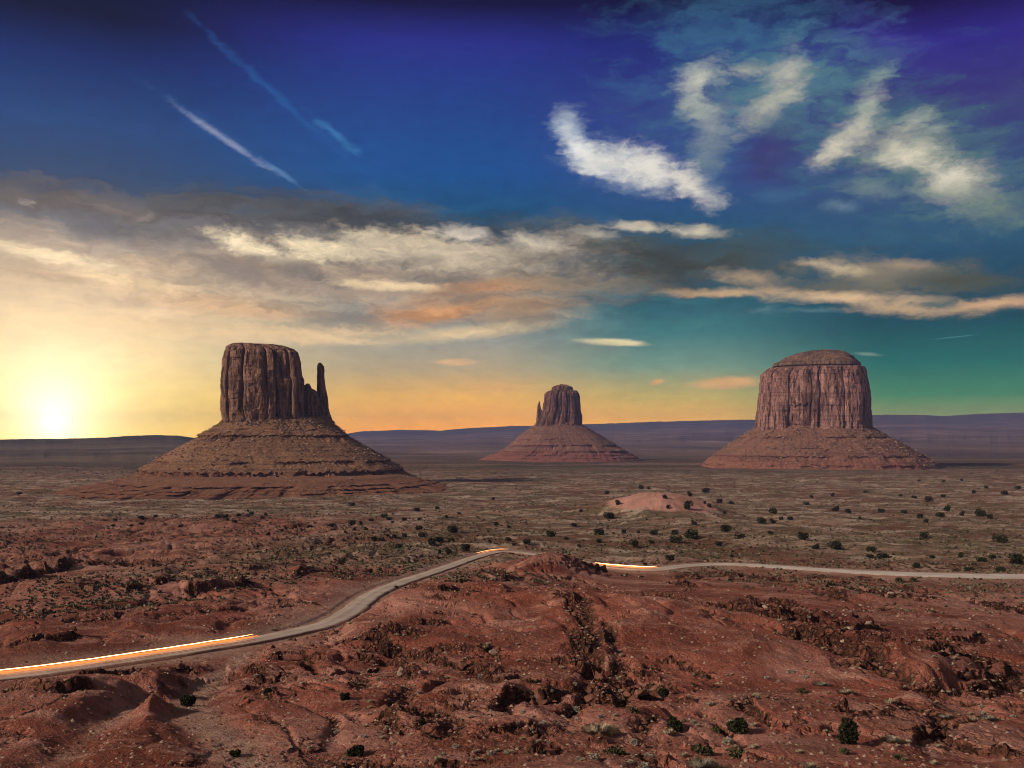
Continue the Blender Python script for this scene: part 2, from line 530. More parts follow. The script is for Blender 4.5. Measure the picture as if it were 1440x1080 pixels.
def mat_cliff(name, light, mid, dark, k=1.0):
    m, N, b = new_mat(name)
    p = N.n('ShaderNodeNewGeometry').outputs['Position']
    st = N.noise(N.mapping(p, scale=(0.085 * k, 0.085 * k, 0.012 * k)), 1.0, 6, 0.62, 0.6)
    st2 = N.noise(N.mapping(p, loc=(40, 9, 2), scale=(0.22 * k, 0.22 * k, 0.022 * k)), 1.0, 5, 0.6, 0.4)
    big = N.noise(N.mapping(p, loc=(4, 19, 2), scale=(0.02 * k, 0.02 * k, 0.014 * k)), 1.0, 3, 0.5)
    strata = N.noise(N.mapping(p, scale=(0.006, 0.006, 0.33 * k)), 1.0, 4, 0.6)
    col = N.mix(N.mr(st, 0.36, 0.62), c4(*mid), c4(*light))
    col = N.mix(N.mr(big, 0.4, 0.66, 0.0, 0.55), col, c4(*mid))
    col = N.mix(N.mr(st2, 0.48, 0.62, 0.0, 0.9), col, c4(*dark))
    col = N.mix(N.mr(N.noise(N.mapping(p, loc=(7, 3, 1), scale=(0.05 * k, 0.05 * k, 0.02 * k)), 1.0, 5, 0.6, 1.0), 0.56, 0.68, 0.0, 0.75), col, c4(*[min(1, v * 1.25) for v in light]))
    col = N.mix(N.mr(strata, 0.5, 0.68, 0.0, 0.42), col, c4(*dark))
    big2 = N.noise(N.mapping(p, loc=(14, 1, 6), scale=(0.035 * k, 0.035 * k, 0.016 * k)), 1.0, 5, 0.62, 0.8)
    col = N.mix(N.mr(big2, 0.54, 0.62, 0.0, 0.6), col, N.mix(N.mr(st, 0.4, 0.6), c4(*dark), c4(*[v * 0.6 for v in mid])))
    N.put(b.inputs['Base Color'], col)
    h = N.math('ADD', N.noise(N.mapping(p, scale=(0.5 * k, 0.5 * k, 0.16 * k)), 1.0, 7, 0.66), N.math('MULTIPLY', strata, 0.6))
    vo = N.n('ShaderNodeTexVoronoi', feature='DISTANCE_TO_EDGE')
    N.put(vo.inputs['Vector'], N.vmath('ADD', N.mapping(p, scale=(0.13 * k, 0.13 * k, 0.035 * k)), N.vmath('SCALE', N.noise(p, 0.07 * k, 4, 0.6, color=True), scale=0.9)))
    h = N.math('ADD', h, N.math('MULTIPLY', N.mr(vo.outputs['Distance'], 0.0, 0.10), 0.9))
    bump(N, b, h, 1.0, 2.6 / k)
    return m


def mat_talus(name, soil, red, pale, dark, k=1.0, zred=-40.0):
    m, N, b = new_mat(name)
    p = N.n('ShaderNodeNewGeometry').outputs['Position']
    n1 = N.noise(N.mapping(p, scale=(0.03, 0.03, 0.05)), 1.0, 5, 0.6)
    n2 = N.noise(N.mapping(p, loc=(5, 5, 5), scale=(0.33 * k, 0.33 * k, 0.33 * k)), 1.0, 4, 0.7)
    strata = N.noise(N.mapping(p, scale=(0.004, 0.004, 0.24)), 1.0, 4, 0.65)
    sep = N.n('ShaderNodeSeparateXYZ')
    N.put(sep.inputs[0], p)
    zz = N.math('ADD', sep.outputs[2], N.math('MULTIPLY', N.math('SUBTRACT', n1, 0.5), 30.0))
    col = N.mix(N.mr(n1, 0.35, 0.65), c4(*soil), c4(*[v * 0.72 for v in soil]))
    col = N.mix(N.mr(zz, zred + 14, zred - 10, 0.0, 0.75), col, c4(*red))
    col = N.mix(N.mr(strata, 0.52, 0.64, 0.0, 0.5), col, c4(*dark))
    col = N.mix(N.mr(n2, 0.56, 0.66, 0.0, 0.85), col, c4(*pale))
    col = N.mix(N.mr(n2, 0.43, 0.33, 0.0, 0.8), col, c4(*dark))
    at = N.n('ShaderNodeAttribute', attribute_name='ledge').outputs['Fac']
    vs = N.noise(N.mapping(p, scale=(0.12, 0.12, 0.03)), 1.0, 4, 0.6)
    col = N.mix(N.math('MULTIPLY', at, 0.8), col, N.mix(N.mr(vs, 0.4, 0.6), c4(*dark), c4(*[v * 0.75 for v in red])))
    N.put(b.inputs['Base Color'], col)
    bump(N, b, N.math('ADD', n2, N.noise(N.mapping(p, scale=(0.9, 0.9, 0.9)), 1.0, 4, 0.7)), 0.8, 1.6 / k)
    return m


# ------------------------------------------------------------------ the ground as a height function
PD = np.array([0, 10, 40, 85, 150, 260, 370, 540, 850, 1150, 1600, 2400, 4000, 40000], float)
PZ = np.array([-2, -5.5, -17, -28.3, -35.8, -43.2, -48.2, -54.8, -63.0, -70.5, -72.5, -71.5, -71, -71], float)


def base_z(D):
    ld = np.log(D + 12.0)
    return np.interp(ld, np.log(PD + 12.0), PZ)


def base_point(px, py):
    """ground spot seen under a bearing and depression, on the smooth ground profile"""
    a = (px - 720.0) / F
    Y = np.geomspace(20, 12000, 6000)
    D = Y * math.hypot(1, a)
    zr = -(py - HZ) / F * Y
    k = int(np.argmax(zr <= base_z(D)))
    return a * Y[k], Y[k], float(base_z(D[k]))


ROADS = {
    'near': [(-150, 968), (-60, 958), (60, 945), (200, 925), (300, 909), (352, 901), (420, 887), (460, 877), (492, 861), (512, 843), (535, 829), (575, 815), (630, 797), (668, 783), (700, 775)],
    'far': [(700, 775), (740, 777), (785, 786), (835, 797), (880, 803), (920, 806), (955, 801), (1000, 798), (1050, 799), (1110, 803), (1180, 808), (1260, 812), (1350, 815), (1440, 816), (1560, 815)],
}


def smooth_line(pts, step=3.0):
    p = np.array(pts, float)
    for _ in range(3):
        q = np.empty((2 * len(p) - 2, 3))
        q[0::2] = 0.75 * p[:-1] + 0.25 * p[1:]
        q[1::2] = 0.25 * p[:-1] + 0.75 * p[1:]
        p = np.vstack([p[:1], q, p[-1:]])
    s = np.r_[0, np.cumsum(np.linalg.norm(np.diff(p, axis=0), axis=1))]
    t = np.arange(0, s[-1], step)
    return np.stack([np.interp(t, s, p[:, k]) for k in range(3)], 1)


ROAD_PTS = smooth_line([base_point(*q) for q in ROADS['near'] + ROADS['far'][1:]])
# smooth the height along the road
ROAD_PTS[:, 2] += 1.3 * sst(ROAD_PTS[:, 0], 20, 60)
_k = np.ones(9) / 9
ROAD_PTS[4:-4, 2] = np.convolve(ROAD_PTS[:, 2], _k, 'valid')


def road_dist(x, y):
    """distance to the road's centre line, and the road's height there"""
    d = np.full(x.shape, 1e9)
    zr = np.zeros(x.shape)
    P = ROAD_PTS[::3]
    for a, b in zip(P[:-1], P[1:]):
        ab = b - a
        t = np.clip(((x - a[0]) * ab[0] + (y - a[1]) * ab[1]) / (ab[0] ** 2 + ab[1] ** 2), 0, 1)
        dd = np.hypot(x - a[0] - t * ab[0], y - a[1] - t * ab[1])
        m = dd < d
        d = np.where(m, dd, d)
        zr = np.where(m, a[2] + t * ab[2], zr)
    return d, zr


WASH = [base_point(*q) for q in [(345, 915), (318, 935), (285, 958), (268, 990), (285, 1020), (330, 1050), (400, 1100)]]
WASH2 = [base_point(*q) for q in [(40, 1100), (110, 1050), (180, 1010), (225, 990), (268, 990)]]


GULLIES = [[base_point(*q) for q in g] for g in [
    [(745, 855), (785, 885), (825, 912), (836, 950), (825, 985), (785, 1030)], [(890, 842), (930, 865), (985, 885), (1040, 905), (1090, 912), (1140, 925), (1185, 932), (1240, 960), (1295, 985), (1360, 990), (1440, 998)],
    [(485, 920), (540, 924), (595, 935), (650, 938), (710, 945)], [(435, 955), (465, 964), (500, 965), (522, 974), (545, 982)], [(850, 920), (868, 950), (862, 985), (880, 1010)], [(560, 975), (575, 1000), (610, 1012), (640, 1040)],
    [(600, 822), (640, 826), (690, 838), (718, 842)], [(960, 850), (1010, 862), (1060, 858), (1110, 870)], [(200, 860), (250, 852), (300, 868), (345, 862)], [(60, 885), (110, 872), (170, 868), (210, 850)]]]


def line_dist(x, y, pts):
    d = np.full(x.shape, 1e9)
    for a, b in zip(pts[:-1], pts[1:]):
        ex, ey = b[0] - a[0], b[1] - a[1]
        t = np.clip(((x - a[0]) * ex + (y - a[1]) * ey) / (ex * ex + ey * ey), 0, 1)
        d = np.minimum(d, np.hypot(x - a[0] - t * ex, y - a[1] - t * ey))
    return d


# broad rises: (px, distance, half width, half depth, height)
RISES = [(764, 335, 17, 24, 8.0), (640, 285, 34, 26, 3.0), (905, 270, 44, 24, 1.0),
         (560, 205, 30, 22, 2.6), (800, 205, 46, 52, 3.6), (930, 215, 34, 34, 2.2), (690, 235, 30, 40, 2.6), (1180, 170, 36, 24, 2.4), (1080, 112, 36, 20, 2.0),
         (330, 125, 18, 22, 2.0), (110, 112, 18, 12, 2.4), (250, 330, 50, 34, 2.0), (60, 290, 34, 20, 3.5)]
MOUND = (927, 850, 47, 95, 17.0)
# rock scarps facing the viewer: (px0, py0, px1, py1, height, run behind)
SCARPS = [(12, 832, 105, 800, 4.2, 22), (275, 842, 345, 828, 3.0, 16), (170, 845, 240, 832, 2.0, 12), (400, 822, 455, 812, 2.0, 12),
          (210, 985, 300, 950, 1.6, 10), (425, 958, 500, 952, 1.0, 12), (505, 956, 590, 962, 1.1, 12), (490, 922, 560, 926, 1.5, 14), (575, 930, 700, 938, 1.5, 14),
          (560, 1000, 565, 1036, 1.4, 8), (690, 1010, 790, 985, 1.5, 12), (790, 900, 850, 950, 1.6, 12), (850, 1000, 900, 980, 1.3, 10),
          (885, 850, 1010, 888, 2.2, 18), (1000, 890, 1110, 905, 1.8, 16), (1110, 920, 1200, 955, 2.0, 18), (1190, 955, 1300, 978, 1.9, 18), (1290, 985, 1430, 955, 1.6, 14),
          (930, 822, 985, 828, 2.0, 10), (1125, 824, 1200, 846, 2.2, 14), (820, 812, 860, 806, 2.0, 10), (0, 1010, 120, 1005, 2.0, 12),
          (30, 925, 100, 905, 1.2, 10), (530, 818, 600, 815, 1.2, 8), (1040, 850, 1140, 862, 1.4, 12), (640, 822, 720, 838, 1.0, 12), (560, 860, 600, 880, 1.4, 8)]
_SC = [(base_point(a, b), base_point(c, d), h, w) for a, b, c, d, h, w in SCARPS]


def cells(x, y, seed=0):
    """cellular noise: distance to the nearest point and that cell's random value"""
    x0, y0 = np.floor(x).astype(np.int64), np.floor(y).astype(np.int64)
    best = np.full(x.shape, 9.0)
    val = np.zeros(x.shape)
    zz = np.zeros(1, np.int64)
    for dx in (-1, 0, 1):
        for dy in (-1, 0, 1):
            h = _h(x0 + dx, y0 + dy, zz, seed)
            px = x0 + dx + (h & np.uint32(1023)) / 1023.0
            py = y0 + dy + ((h >> np.uint32(10)) & np.uint32(1023)) / 1023.0
            d = (x - px) ** 2 + (y - py) ** 2
            m = d < best
            best = np.where(m, d, best)
            val = np.where(m, ((h >> np.uint32(20)) & np.uint32(1023)) / 1023.0, val)
    return np.sqrt(best), val


def height(x, y, attrs=False):
    x = np.asarray(x, float)
    y = np.asarray(y, float)
    D = np.hypot(x, y)
    z = base_z(D)
    front = sst(y, -60, 30)                       # behind the viewer the rim stays level
    z = -2.0 + (z + 2.0) * front
    lef = sst(-x / (D + 1), 0.04, 0.22)
    near = sst(D, 60, 100) * (1 - sst(D - 380 * lef, 360, 640))
    mid = sst(D, 300, 520) * (1 - sst(D, 2600, 5000))
    far = sst(D, 900, 3000)
    wx = 16 * fbm(x / 70, y / 70, 2, 3)
    wy = 16 * fbm(x / 70, y / 70, 2, 5)
    X, Y = x + wx, y + wy
    calm = 1 - 0.85 * sst(D, 215, 300) * sst(x, -10, 30)
    lobes = fbm(X / 34, Y / 52, 3, 23, 0.5, True)
    h = near * calm * (3.0 * fbm(X / 62, Y / 80, 4, 11) + 1.9 * lobes)
    h = h + mid * (4.2 * fbm(x / 190, y / 260, 4, 41) + 2.4 * fbm(X / 60, Y / 60, 4, 43, 0.55, True) + 1.3 * fbm(x / 16, y / 20, 4, 47, 0.6))
    h = h + far * 5.0 * fbm(x / 900, y / 1300, 4, 51)
    # small water-cut gullies between the lobes
    g1 = np.abs(fbm(X / 36, Y / 60, 3, 101, 0.5))
    g3 = np.abs(fbm((X + 0.5 * Y) / 15, (Y - 0.5 * X) / 30, 3, 103, 0.55))
    gm = sst(fbm(x / 55, y / 70, 2, 105), -0.25, 0.2)
    gul = near * (1 - 0.6 * sst(D, 230, 300) * sst(x, -10, 30))
    h = h - gul * gm * (1.2 * np.exp(-(g1 / 0.06) ** 2) + 0.6 * np.exp(-(g3 / 0.07) ** 2))
    gl = near * gm * np.maximum(0.85 * np.exp(-(g1 / 0.05) ** 2), 0.6 * np.exp(-(g3 / 0.05) ** 2)) * sst(fbm(x / 14, y / 20, 2, 107), -0.05, 0.3)
    for px, Dr, rx, ry, H in RISES:
        cx, cy = (px - 720) / F * Dr, Dr
        q = ((X - cx) / rx) ** 2 + ((Y - cy) / ry) ** 2
        h = h + H * np.exp(-q)
    cx, cy = (MOUND[0] - 720) / F * MOUND[1], MOUND[1]
    qm = ((x + 0.4 * wx - cx) / MOUND[2]) ** 2 + ((y + 0.4 * wy - cy) / MOUND[3]) ** 2
    h = h + MOUND[4] * np.exp(-qm ** 1.5)
    led = gl
    # terraces of harder rock cropping out
    tm = sst(fbm(x / 46, y / 60, 3, 61), 0.08, 0.28) * near
    step = 1.5
    sfield = (h + 0.07 * (x + wx) + 0.03 * y + 1.1 * fbm(x / 9, y / 9, 4, 67, 0.6)) / step
    fr = sfield - np.floor(sfield)
    ris = sst(fr, 0.84, 0.96)
    dz = (ris - fr) * step
    h = h + tm * dz * 0.9
    led = np.maximum(led, tm * np.exp(-((fr - 0.9) / 0.10) ** 2))
    # thin winding ledges between them
    tm2 = sst(fbm(x / 26 + 40, y / 40, 3, 111), 0.08, 0.26) * near * (1 - 0.5 * tm)
    sf2 = (h + 0.10 * (x + wx) - 0.05 * y + 0.8 * fbm(x / 7, y / 7, 4, 113, 0.62)) / 0.85
    f2_ = sf2 - np.floor(sf2)
    h = h + tm2 * (sst(f2_, 0.82, 0.95) - f2_) * 0.85
    led = np.maximum(led, 0.75 * tm2 * np.exp(-((f2_ - 0.89) / 0.09) ** 2))
    # individual scarps
    jag = 4.5 * fbm(x / 11.0, y / 11.0, 5, 71, 0.62)
    for (a, b, H, w) in _SC:
        ax, ay = a[0], a[1]
        ex, ey = b[0] - ax, b[1] - ay
        L = math.hypot(ex, ey)
        ux, uy = ex / L, ey / L
        nx, ny = -uy, ux
        if ny * (ay + b[1]) + nx * (ax + b[0]) < 0:
            nx, ny = -nx, -ny
        s = ((x - ax) * ux + (y - ay) * uy) / L
        d = (x - ax) * nx + (y - ay) * ny + jag + 2.0 * np.sin(s * 5 + ax)
        along = sst(s, -0.18, 0.15) * (1 - sst(s, 0.85, 1.18)) * (0.55 + 0.6 * sst(g2(x / 9.0, y / 9.0, 73), -0.3, 0.3))
        prof = sst(d, -0.9, 0.7) * np.exp(-np.maximum(d, 0) / w)
        h = h + H * along * prof
        led = np.maximum(led, along * np.exp(-((d + 0.5) / 1.5) ** 2))
    # rubble chutes in the hollows between the lobes, and fine relief
    chute = 0.8 * sst(-lobes, -0.05, 0.35) * sst(fbm(x / 34, y / 34, 3, 89), 0.05, 0.32) * near
    led = np.clip(np.maximum(led, chute * 0.9), 0, 1)
    rub = near + 0.3 * mid
    h = h + (near * 0.30 + mid * 0.14) * fbm(x / 6.5, y / 6.5, 5, 81, 0.62)
    sel = (D > 70) & (D < 640) & (led > 0.05)
    if np.any(sel):
        xs, ys = x[sel] + 0.5 * g2(x[sel] / 1.3, y[sel] / 1.3, 7), y[sel]
        f1, c1 = cells(xs / 2.3, ys / 2.3, 5)
        f2, c2 = cells(xs / 1.05, ys / 1.05, 6)
        blk = 1.5 * (c1 ** 1.5) * np.clip(1.25 - f1 * 1.2, 0, 1) + 0.7 * (c2 ** 1.5) * np.clip(1.25 - f2 * 1.2, 0, 1) - 0.75
        h[sel] += (led * rub)[sel] * blk * 1.1
    h = h + near * 0.10 * fbm(x / 1.2, y / 1.2, 2, 87)
    # long winding cracks worn into the ledges
    gsel = (D > 75) & (D < 340)
    if np.any(gsel):
        xg, yg = x[gsel], y[gsel]
        gd = np.full(xg.shape, 1e9)
        jx, jy = xg + 2.2 * fbm(xg / 8, yg / 8, 3, 121), yg + 3.0 * fbm(xg / 8, yg / 8, 3, 123)
        for g in GULLIES:
            gd = np.minimum(gd, line_dist(jx, jy, g))
        wv = 0.35 + 0.65 * sst(fbm(xg / 12, yg / 12, 2, 125), -0.3, 0.2)
        h[gsel] -= 1.7 * wv * np.exp(-(gd / 1.5) ** 2)
        led[gsel] = np.maximum(led[gsel], wv * np.exp(-(gd / 1.7) ** 2))
    # dry washes, lower left
    wd = np.minimum(line_dist(x, y, WASH), line_dist(x, y, WASH2) + 1.5) + 1.6 * fbm(x / 6, y / 6, 3, 115)
    ww = 1 - sst(wd, 2.0, 7.0)
    h = h * (1 - 0.55 * ww) - 1.0 * ww
    led = led * (1 - 0.9 * ww)
    # the graded road
    sel = (D > 90) & (D < 760)
    rd = np.full(x.shape, 1e9)
    if np.any(sel):
        d_, zr = road_dist(x[sel], y[sel])
        rd[sel] = d_
        wd_ = np.interp(x[sel], [60, 190], [0.0, 4.0])
        d_ = np.maximum(0, d_ - wd_)
        w = 1 - sst(d_, 4.6, 20.0)
        zz = z[sel] + h[sel]
        inner = 1 - sst(d_, 4.8, 6.0)
        zz = zz * (1 - w) + zr * w - 0.35 * inner
        h[sel] = zz - z[sel]
        led[sel] = led[sel] * sst(d_, 6, 11)
    slab = sst(x / (D + 1), 0.10, 0.20) * (1 - sst(D + 6 * g2(x / 12, y / 12, 109), 100, 118))
    slabl = sst(-x / (D + 1), 0.08, 0.2) * (1 - sst(D + 6 * g2(x / 12, y / 12, 119), 118, 140))
    h = h * (1 - 0.55 * slab - 0.55 * slabl)
    led = led * (1 - 0.85 * slab)
    z = z + h * (0.15 + 0.85 * front)
    if attrs:
        red = 1 - sst(D + 70 * fbm(x / 90, y / 90, 3, 91), 300, 470)
        left = sst(-x, 60, 160) * (1 - sst(D, 650, 950))
        red = np.maximum(red, left * 0.75)
        mound = np.exp(-(qm / 1.05) ** 3)
        rd = np.minimum(rd, 4.0 + np.maximum(wd, 0) * 2.2)
        return z, np.clip(red, 0, 1), np.clip(led, 0, 1), mound, rd
    return z


def build_ground():
    Ds = [np.geomspace(2, 80, 36)[:-1]]
    D1 = np.geomspace(80, 1250, 20000)
    t1 = -base_z(D1) / D1
    Ds.append(np.interp(np.linspace(t1[0], t1[-1], 680), t1[::-1], D1[::-1])[:-1])
    Ds.append(np.geomspace(1250, 6000, 190)[:-1])
    Ds.append(np.geomspace(6000, 15800, 40))
    Dr = np.concatenate(Ds)
    A = np.concatenate([np.linspace(-180, -31.5, 60)[:-1], np.linspace(-31.5, 31.5, 1340), np.linspace(31.5, 180, 60)[1:-1]])
    A = np.radians(A)
    X = Dr[:, None] * np.sin(A)[None, :]
    Y = Dr[:, None] * np.cos(A)[None, :]
    Z, red, led, mound, rd = height(X.ravel(), Y.ravel(), True)
    v = np.stack([X.ravel(), Y.ravel(), Z], 1)
    nr, nc = X.shape
    v = np.vstack([v, [[0, 0, -2.0]]])
    q = grid_faces(nr, nc, True)
    j = np.arange(nc)
    fan = np.stack([np.full(nc, nr * nc), (j + 1) % nc, j], 1)
    me = mesh_np('desert_ground', v, [q[:, ::-1], fan[:, ::-1]])
    for nm, arr in (('red', red), ('ledge', led), ('mound', mound), ('dusty', np.exp(-np.maximum(rd - 4.0, 0) / (7.0 + 12.0 * sst(X.ravel(), 60, 200))))):
        at = me.attributes.new(nm, 'FLOAT', 'POINT')
        at.data.foreach_set('value', np.r_[arr, 0].astype(np.float32))
    m, N, b = new_mat('desert soil')
    p = N.n('ShaderNodeNewGeometry').outputs['Position']
    red_a = N.n('ShaderNodeAttribute', attribute_name='red').outputs['Fac']
    led_a = N.n('ShaderNodeAttribute', attribute_name='ledge').outputs['Fac']
    mou_a = N.n('ShaderNodeAttribute', attribute_name='mound').outputs['Fac']
    P2 = N.mapping(p, scale=(1, 1, 0.4))
    n_big = N.noise(P2, 0.012, 4, 0.55, 0.4)
    n_med = N.noise(P2, 0.06, 5, 0.6, 0.3)
    n_sm = N.noise(P2, 0.45, 5, 0.65)
    n_fi = N.noise(P2, 2.4, 4, 0.7)
    n_far = N.noise(N.mapping(p, scale=(0.0012, 0.0035, 0)), 1.0, 5, 0.6, 0.5)
    # red badland soil
    rs = N.mix(N.mr(n_med, 0.36, 0.62), c4(0.160, 0.046, 0.030), c4(0.295, 0.104, 0.077))
    rs = N.mix(N.mr(N.noise(P2, 0.028, 5, 0.62, 0.6), 0.46, 0.66, 0, 0.85), rs, c4(0.38, 0.205, 0.172))
    rs = N.mix(N.mr(N.noise(N.mapping(p, loc=(7, 2, 0), scale=(0.013, 0.017, 0.01)), 1.0, 4, 0.55, 0.6), 0.50, 0.66, 0, 0.65), rs, c4(0.125, 0.038, 0.026))
    rs = N.mix(N.mr(N.noise(N.mapping(p, loc=(1, 9, 0), scale=(0.016, 0.024, 0.01)), 1.0, 4, 0.55, 0.6), 0.54, 0.68, 0, 0.7), rs, c4(0.40, 0.215, 0.18))
    rs = N.mix(N.mr(n_sm, 0.56, 0.74, 0, 0.6), rs, c4(0.12, 0.045, 0.032))
    dust = N.noise(N.mapping(p, loc=(4, 4, 0), rot=(0, 0, R(35)), scale=(0.05, 0.16, 0.1)), 1.0, 7, 0.68, 0.5)
    rs = N.mix(N.mr(dust, 0.52, 0.66, 0, 0.8), rs, c4(0.42, 0.235, 0.195))
    rs = N.mix(N.mr(dust, 0.44, 0.34, 0, 0.6), rs, c4(0.13, 0.044, 0.030))
    rs = N.mix(N.mr(n_fi, 0.58, 0.66, 0, 0.75), rs, c4(0.46, 0.32, 0.27))
    rs = N.mix(N.mr(N.noise(P2, 0.9, 4, 0.7), 0.40, 0.28, 0, 0.7), rs, c4(0.085, 0.034, 0.026))
    # grey green sagebrush plain
    gs = N.mix(N.mr(n_med, 0.38, 0.62), c4(0.165, 0.102, 0.072), c4(0.34, 0.255, 0.20))
    gs = N.mix(N.mr(n_big, 0.42, 0.62, 0, 0.75), gs, c4(0.10, 0.080, 0.044))
    gs = N.mix(N.mr(N.noise(P2, 0.02, 4, 0.6, 0.8), 0.54, 0.68, 0, 0.8), gs, c4(0.30, 0.165, 0.12))
    gs = N.mix(N.mr(N.noise(N.mapping(p, loc=(9, 3, 0), scale=(0.006, 0.009, 0)), 1.0, 5, 0.62, 0.5), 0.48, 0.60, 0, 0.9), gs, c4(0.15, 0.072, 0.048))
    gs = N.mix(N.mr(N.noise(N.mapping(p, loc=(2, 8, 0), scale=(0.009, 0.016, 0)), 1.0, 6, 0.66, 0.5), 0.55, 0.64, 0, 0.85), gs, c4(0.44, 0.37, 0.31))
    gs = N.mix(N.mr(N.noise(N.mapping(p, loc=(6, 1, 0), scale=(0.022, 0.036, 0)), 1.0, 6, 0.68, 0.4), 0.52, 0.60, 0, 0.75), gs, c4(0.42, 0.345, 0.285))
    gs = N.mix(N.mr(N.noise(N.mapping(p, loc=(1, 5, 0), scale=(0.03, 0.05, 0)), 1.0, 6, 0.68, 0.4), 0.53, 0.62, 0, 0.8), gs, c4(0.095, 0.075, 0.045))
    gs = N.mix(N.mr(n_sm, 0.54, 0.68, 0, 0.75), gs, c4(0.085, 0.075, 0.045))
    # far flats
    fs = N.mix(N.mr(n_far, 0.42, 0.58), c4(0.120, 0.068, 0.044), c4(0.070, 0.062, 0.034))
    fs = N.mix(N.mr(N.noise(N.mapping(p, loc=(8, 1, 0), scale=(0.004, 0.012, 0)), 1.0, 6, 0.7), 0.52, 0.66, 0, 0.7), fs, c4(0.05, 0.045, 0.03))
    fs = N.mix(N.mr(N.noise(N.mapping(p, loc=(3, 1, 0), scale=(0.0008, 0.004, 0)), 1.0, 5, 0.65), 0.49, 0.62, 0, 0.6), fs, c4(0.24, 0.165, 0.13))
    sep = N.n('ShaderNodeSeparateXYZ')
    N.put(sep.inputs[0], p)
    ff = N.mr(sep.outputs[1], 1800.0, 2700.0)
    col = N.mix(ff, gs, fs)
    col = N.mix(red_a, col, rs)
    dus = N.n('ShaderNodeAttribute', attribute_name='dusty').outputs['Fac']
    col = N.mix(N.mr(N.math('ADD', dus, N.math('MULTIPLY', N.math('SUBTRACT', n_med, 0.5), 1.2)), 0.15, 0.9, 0, 0.85), col, N.mix(N.mr(n_sm, 0.35, 0.65), c4(0.29, 0.185, 0.15), c4(0.40, 0.29, 0.245)))
    col = N.mix(N.mr(mou_a, 0.3, 0.6, 0, 1.0), col, N.mix(N.mr(n_med, 0.3, 0.7), c4(0.40, 0.215, 0.175), c4(0.50, 0.29, 0.245)))
    vor = N.n('ShaderNodeTexVoronoi', feature='DISTANCE_TO_EDGE')
    N.put(vor.inputs['Vector'], N.vmath('ADD', p, N.vmath('SCALE', N.noise(p, 0.8, 3, 0.6, color=True), scale=1.2)))
    vor.inputs['Scale'].default_value = 0.75
    crk = vor.outputs['Distance']
    n_r = N.noise(p, 0.7, 5, 0.65)
    rock = N.mix(N.mr(n_r, 0.38, 0.62), c4(0.085, 0.038, 0.027), c4(0.19, 0.080, 0.056))
    rock = N.mix(N.mr(N.noise(p, 1.7, 4, 0.7), 0.58, 0.70, 0, 0.6), rock, c4(0.26, 0.14, 0.105))
    rock = N.mix(N.mr(crk, 0.10, 0.0, 0, 0.85), rock, c4(0.024, 0.014, 0.011))
    col = N.mix(N.mr(N.math('MULTIPLY_ADD', n_sm, 0.5, led_a), 0.42, 0.85), col, rock)
    N.put(b.inputs['Base Color'], col)
    h = N.math('ADD', N.math('MULTIPLY', n_sm, 1.2), N.math('MULTIPLY', n_fi, 0.6))
    h = N.math('ADD', h, N.math('MULTIPLY', N.math('MULTIPLY', N.mr(crk, 0.0, 0.25), led_a), 1.6))
    bump(N, b, h, 1.0, 0.7)
    o = link('desert_ground', me, m, smooth=True)
    tag(o, kind='structure')
    return o


build_ground()


def hit(px, py):
    """first spot of the real ground under a bearing and depression"""
    a = (px - 720.0) / F
    Y = np.geomspace(60, 9000, 1400)
    zr = -(py - HZ) / F * Y
    g = height(a * Y, Y)
    k = np.argmax(zr <= g)
    if zr[k] > g[k]:
        k = len(Y) - 1
    return float(a * Y[k]), float(Y[k]), float(g[k])


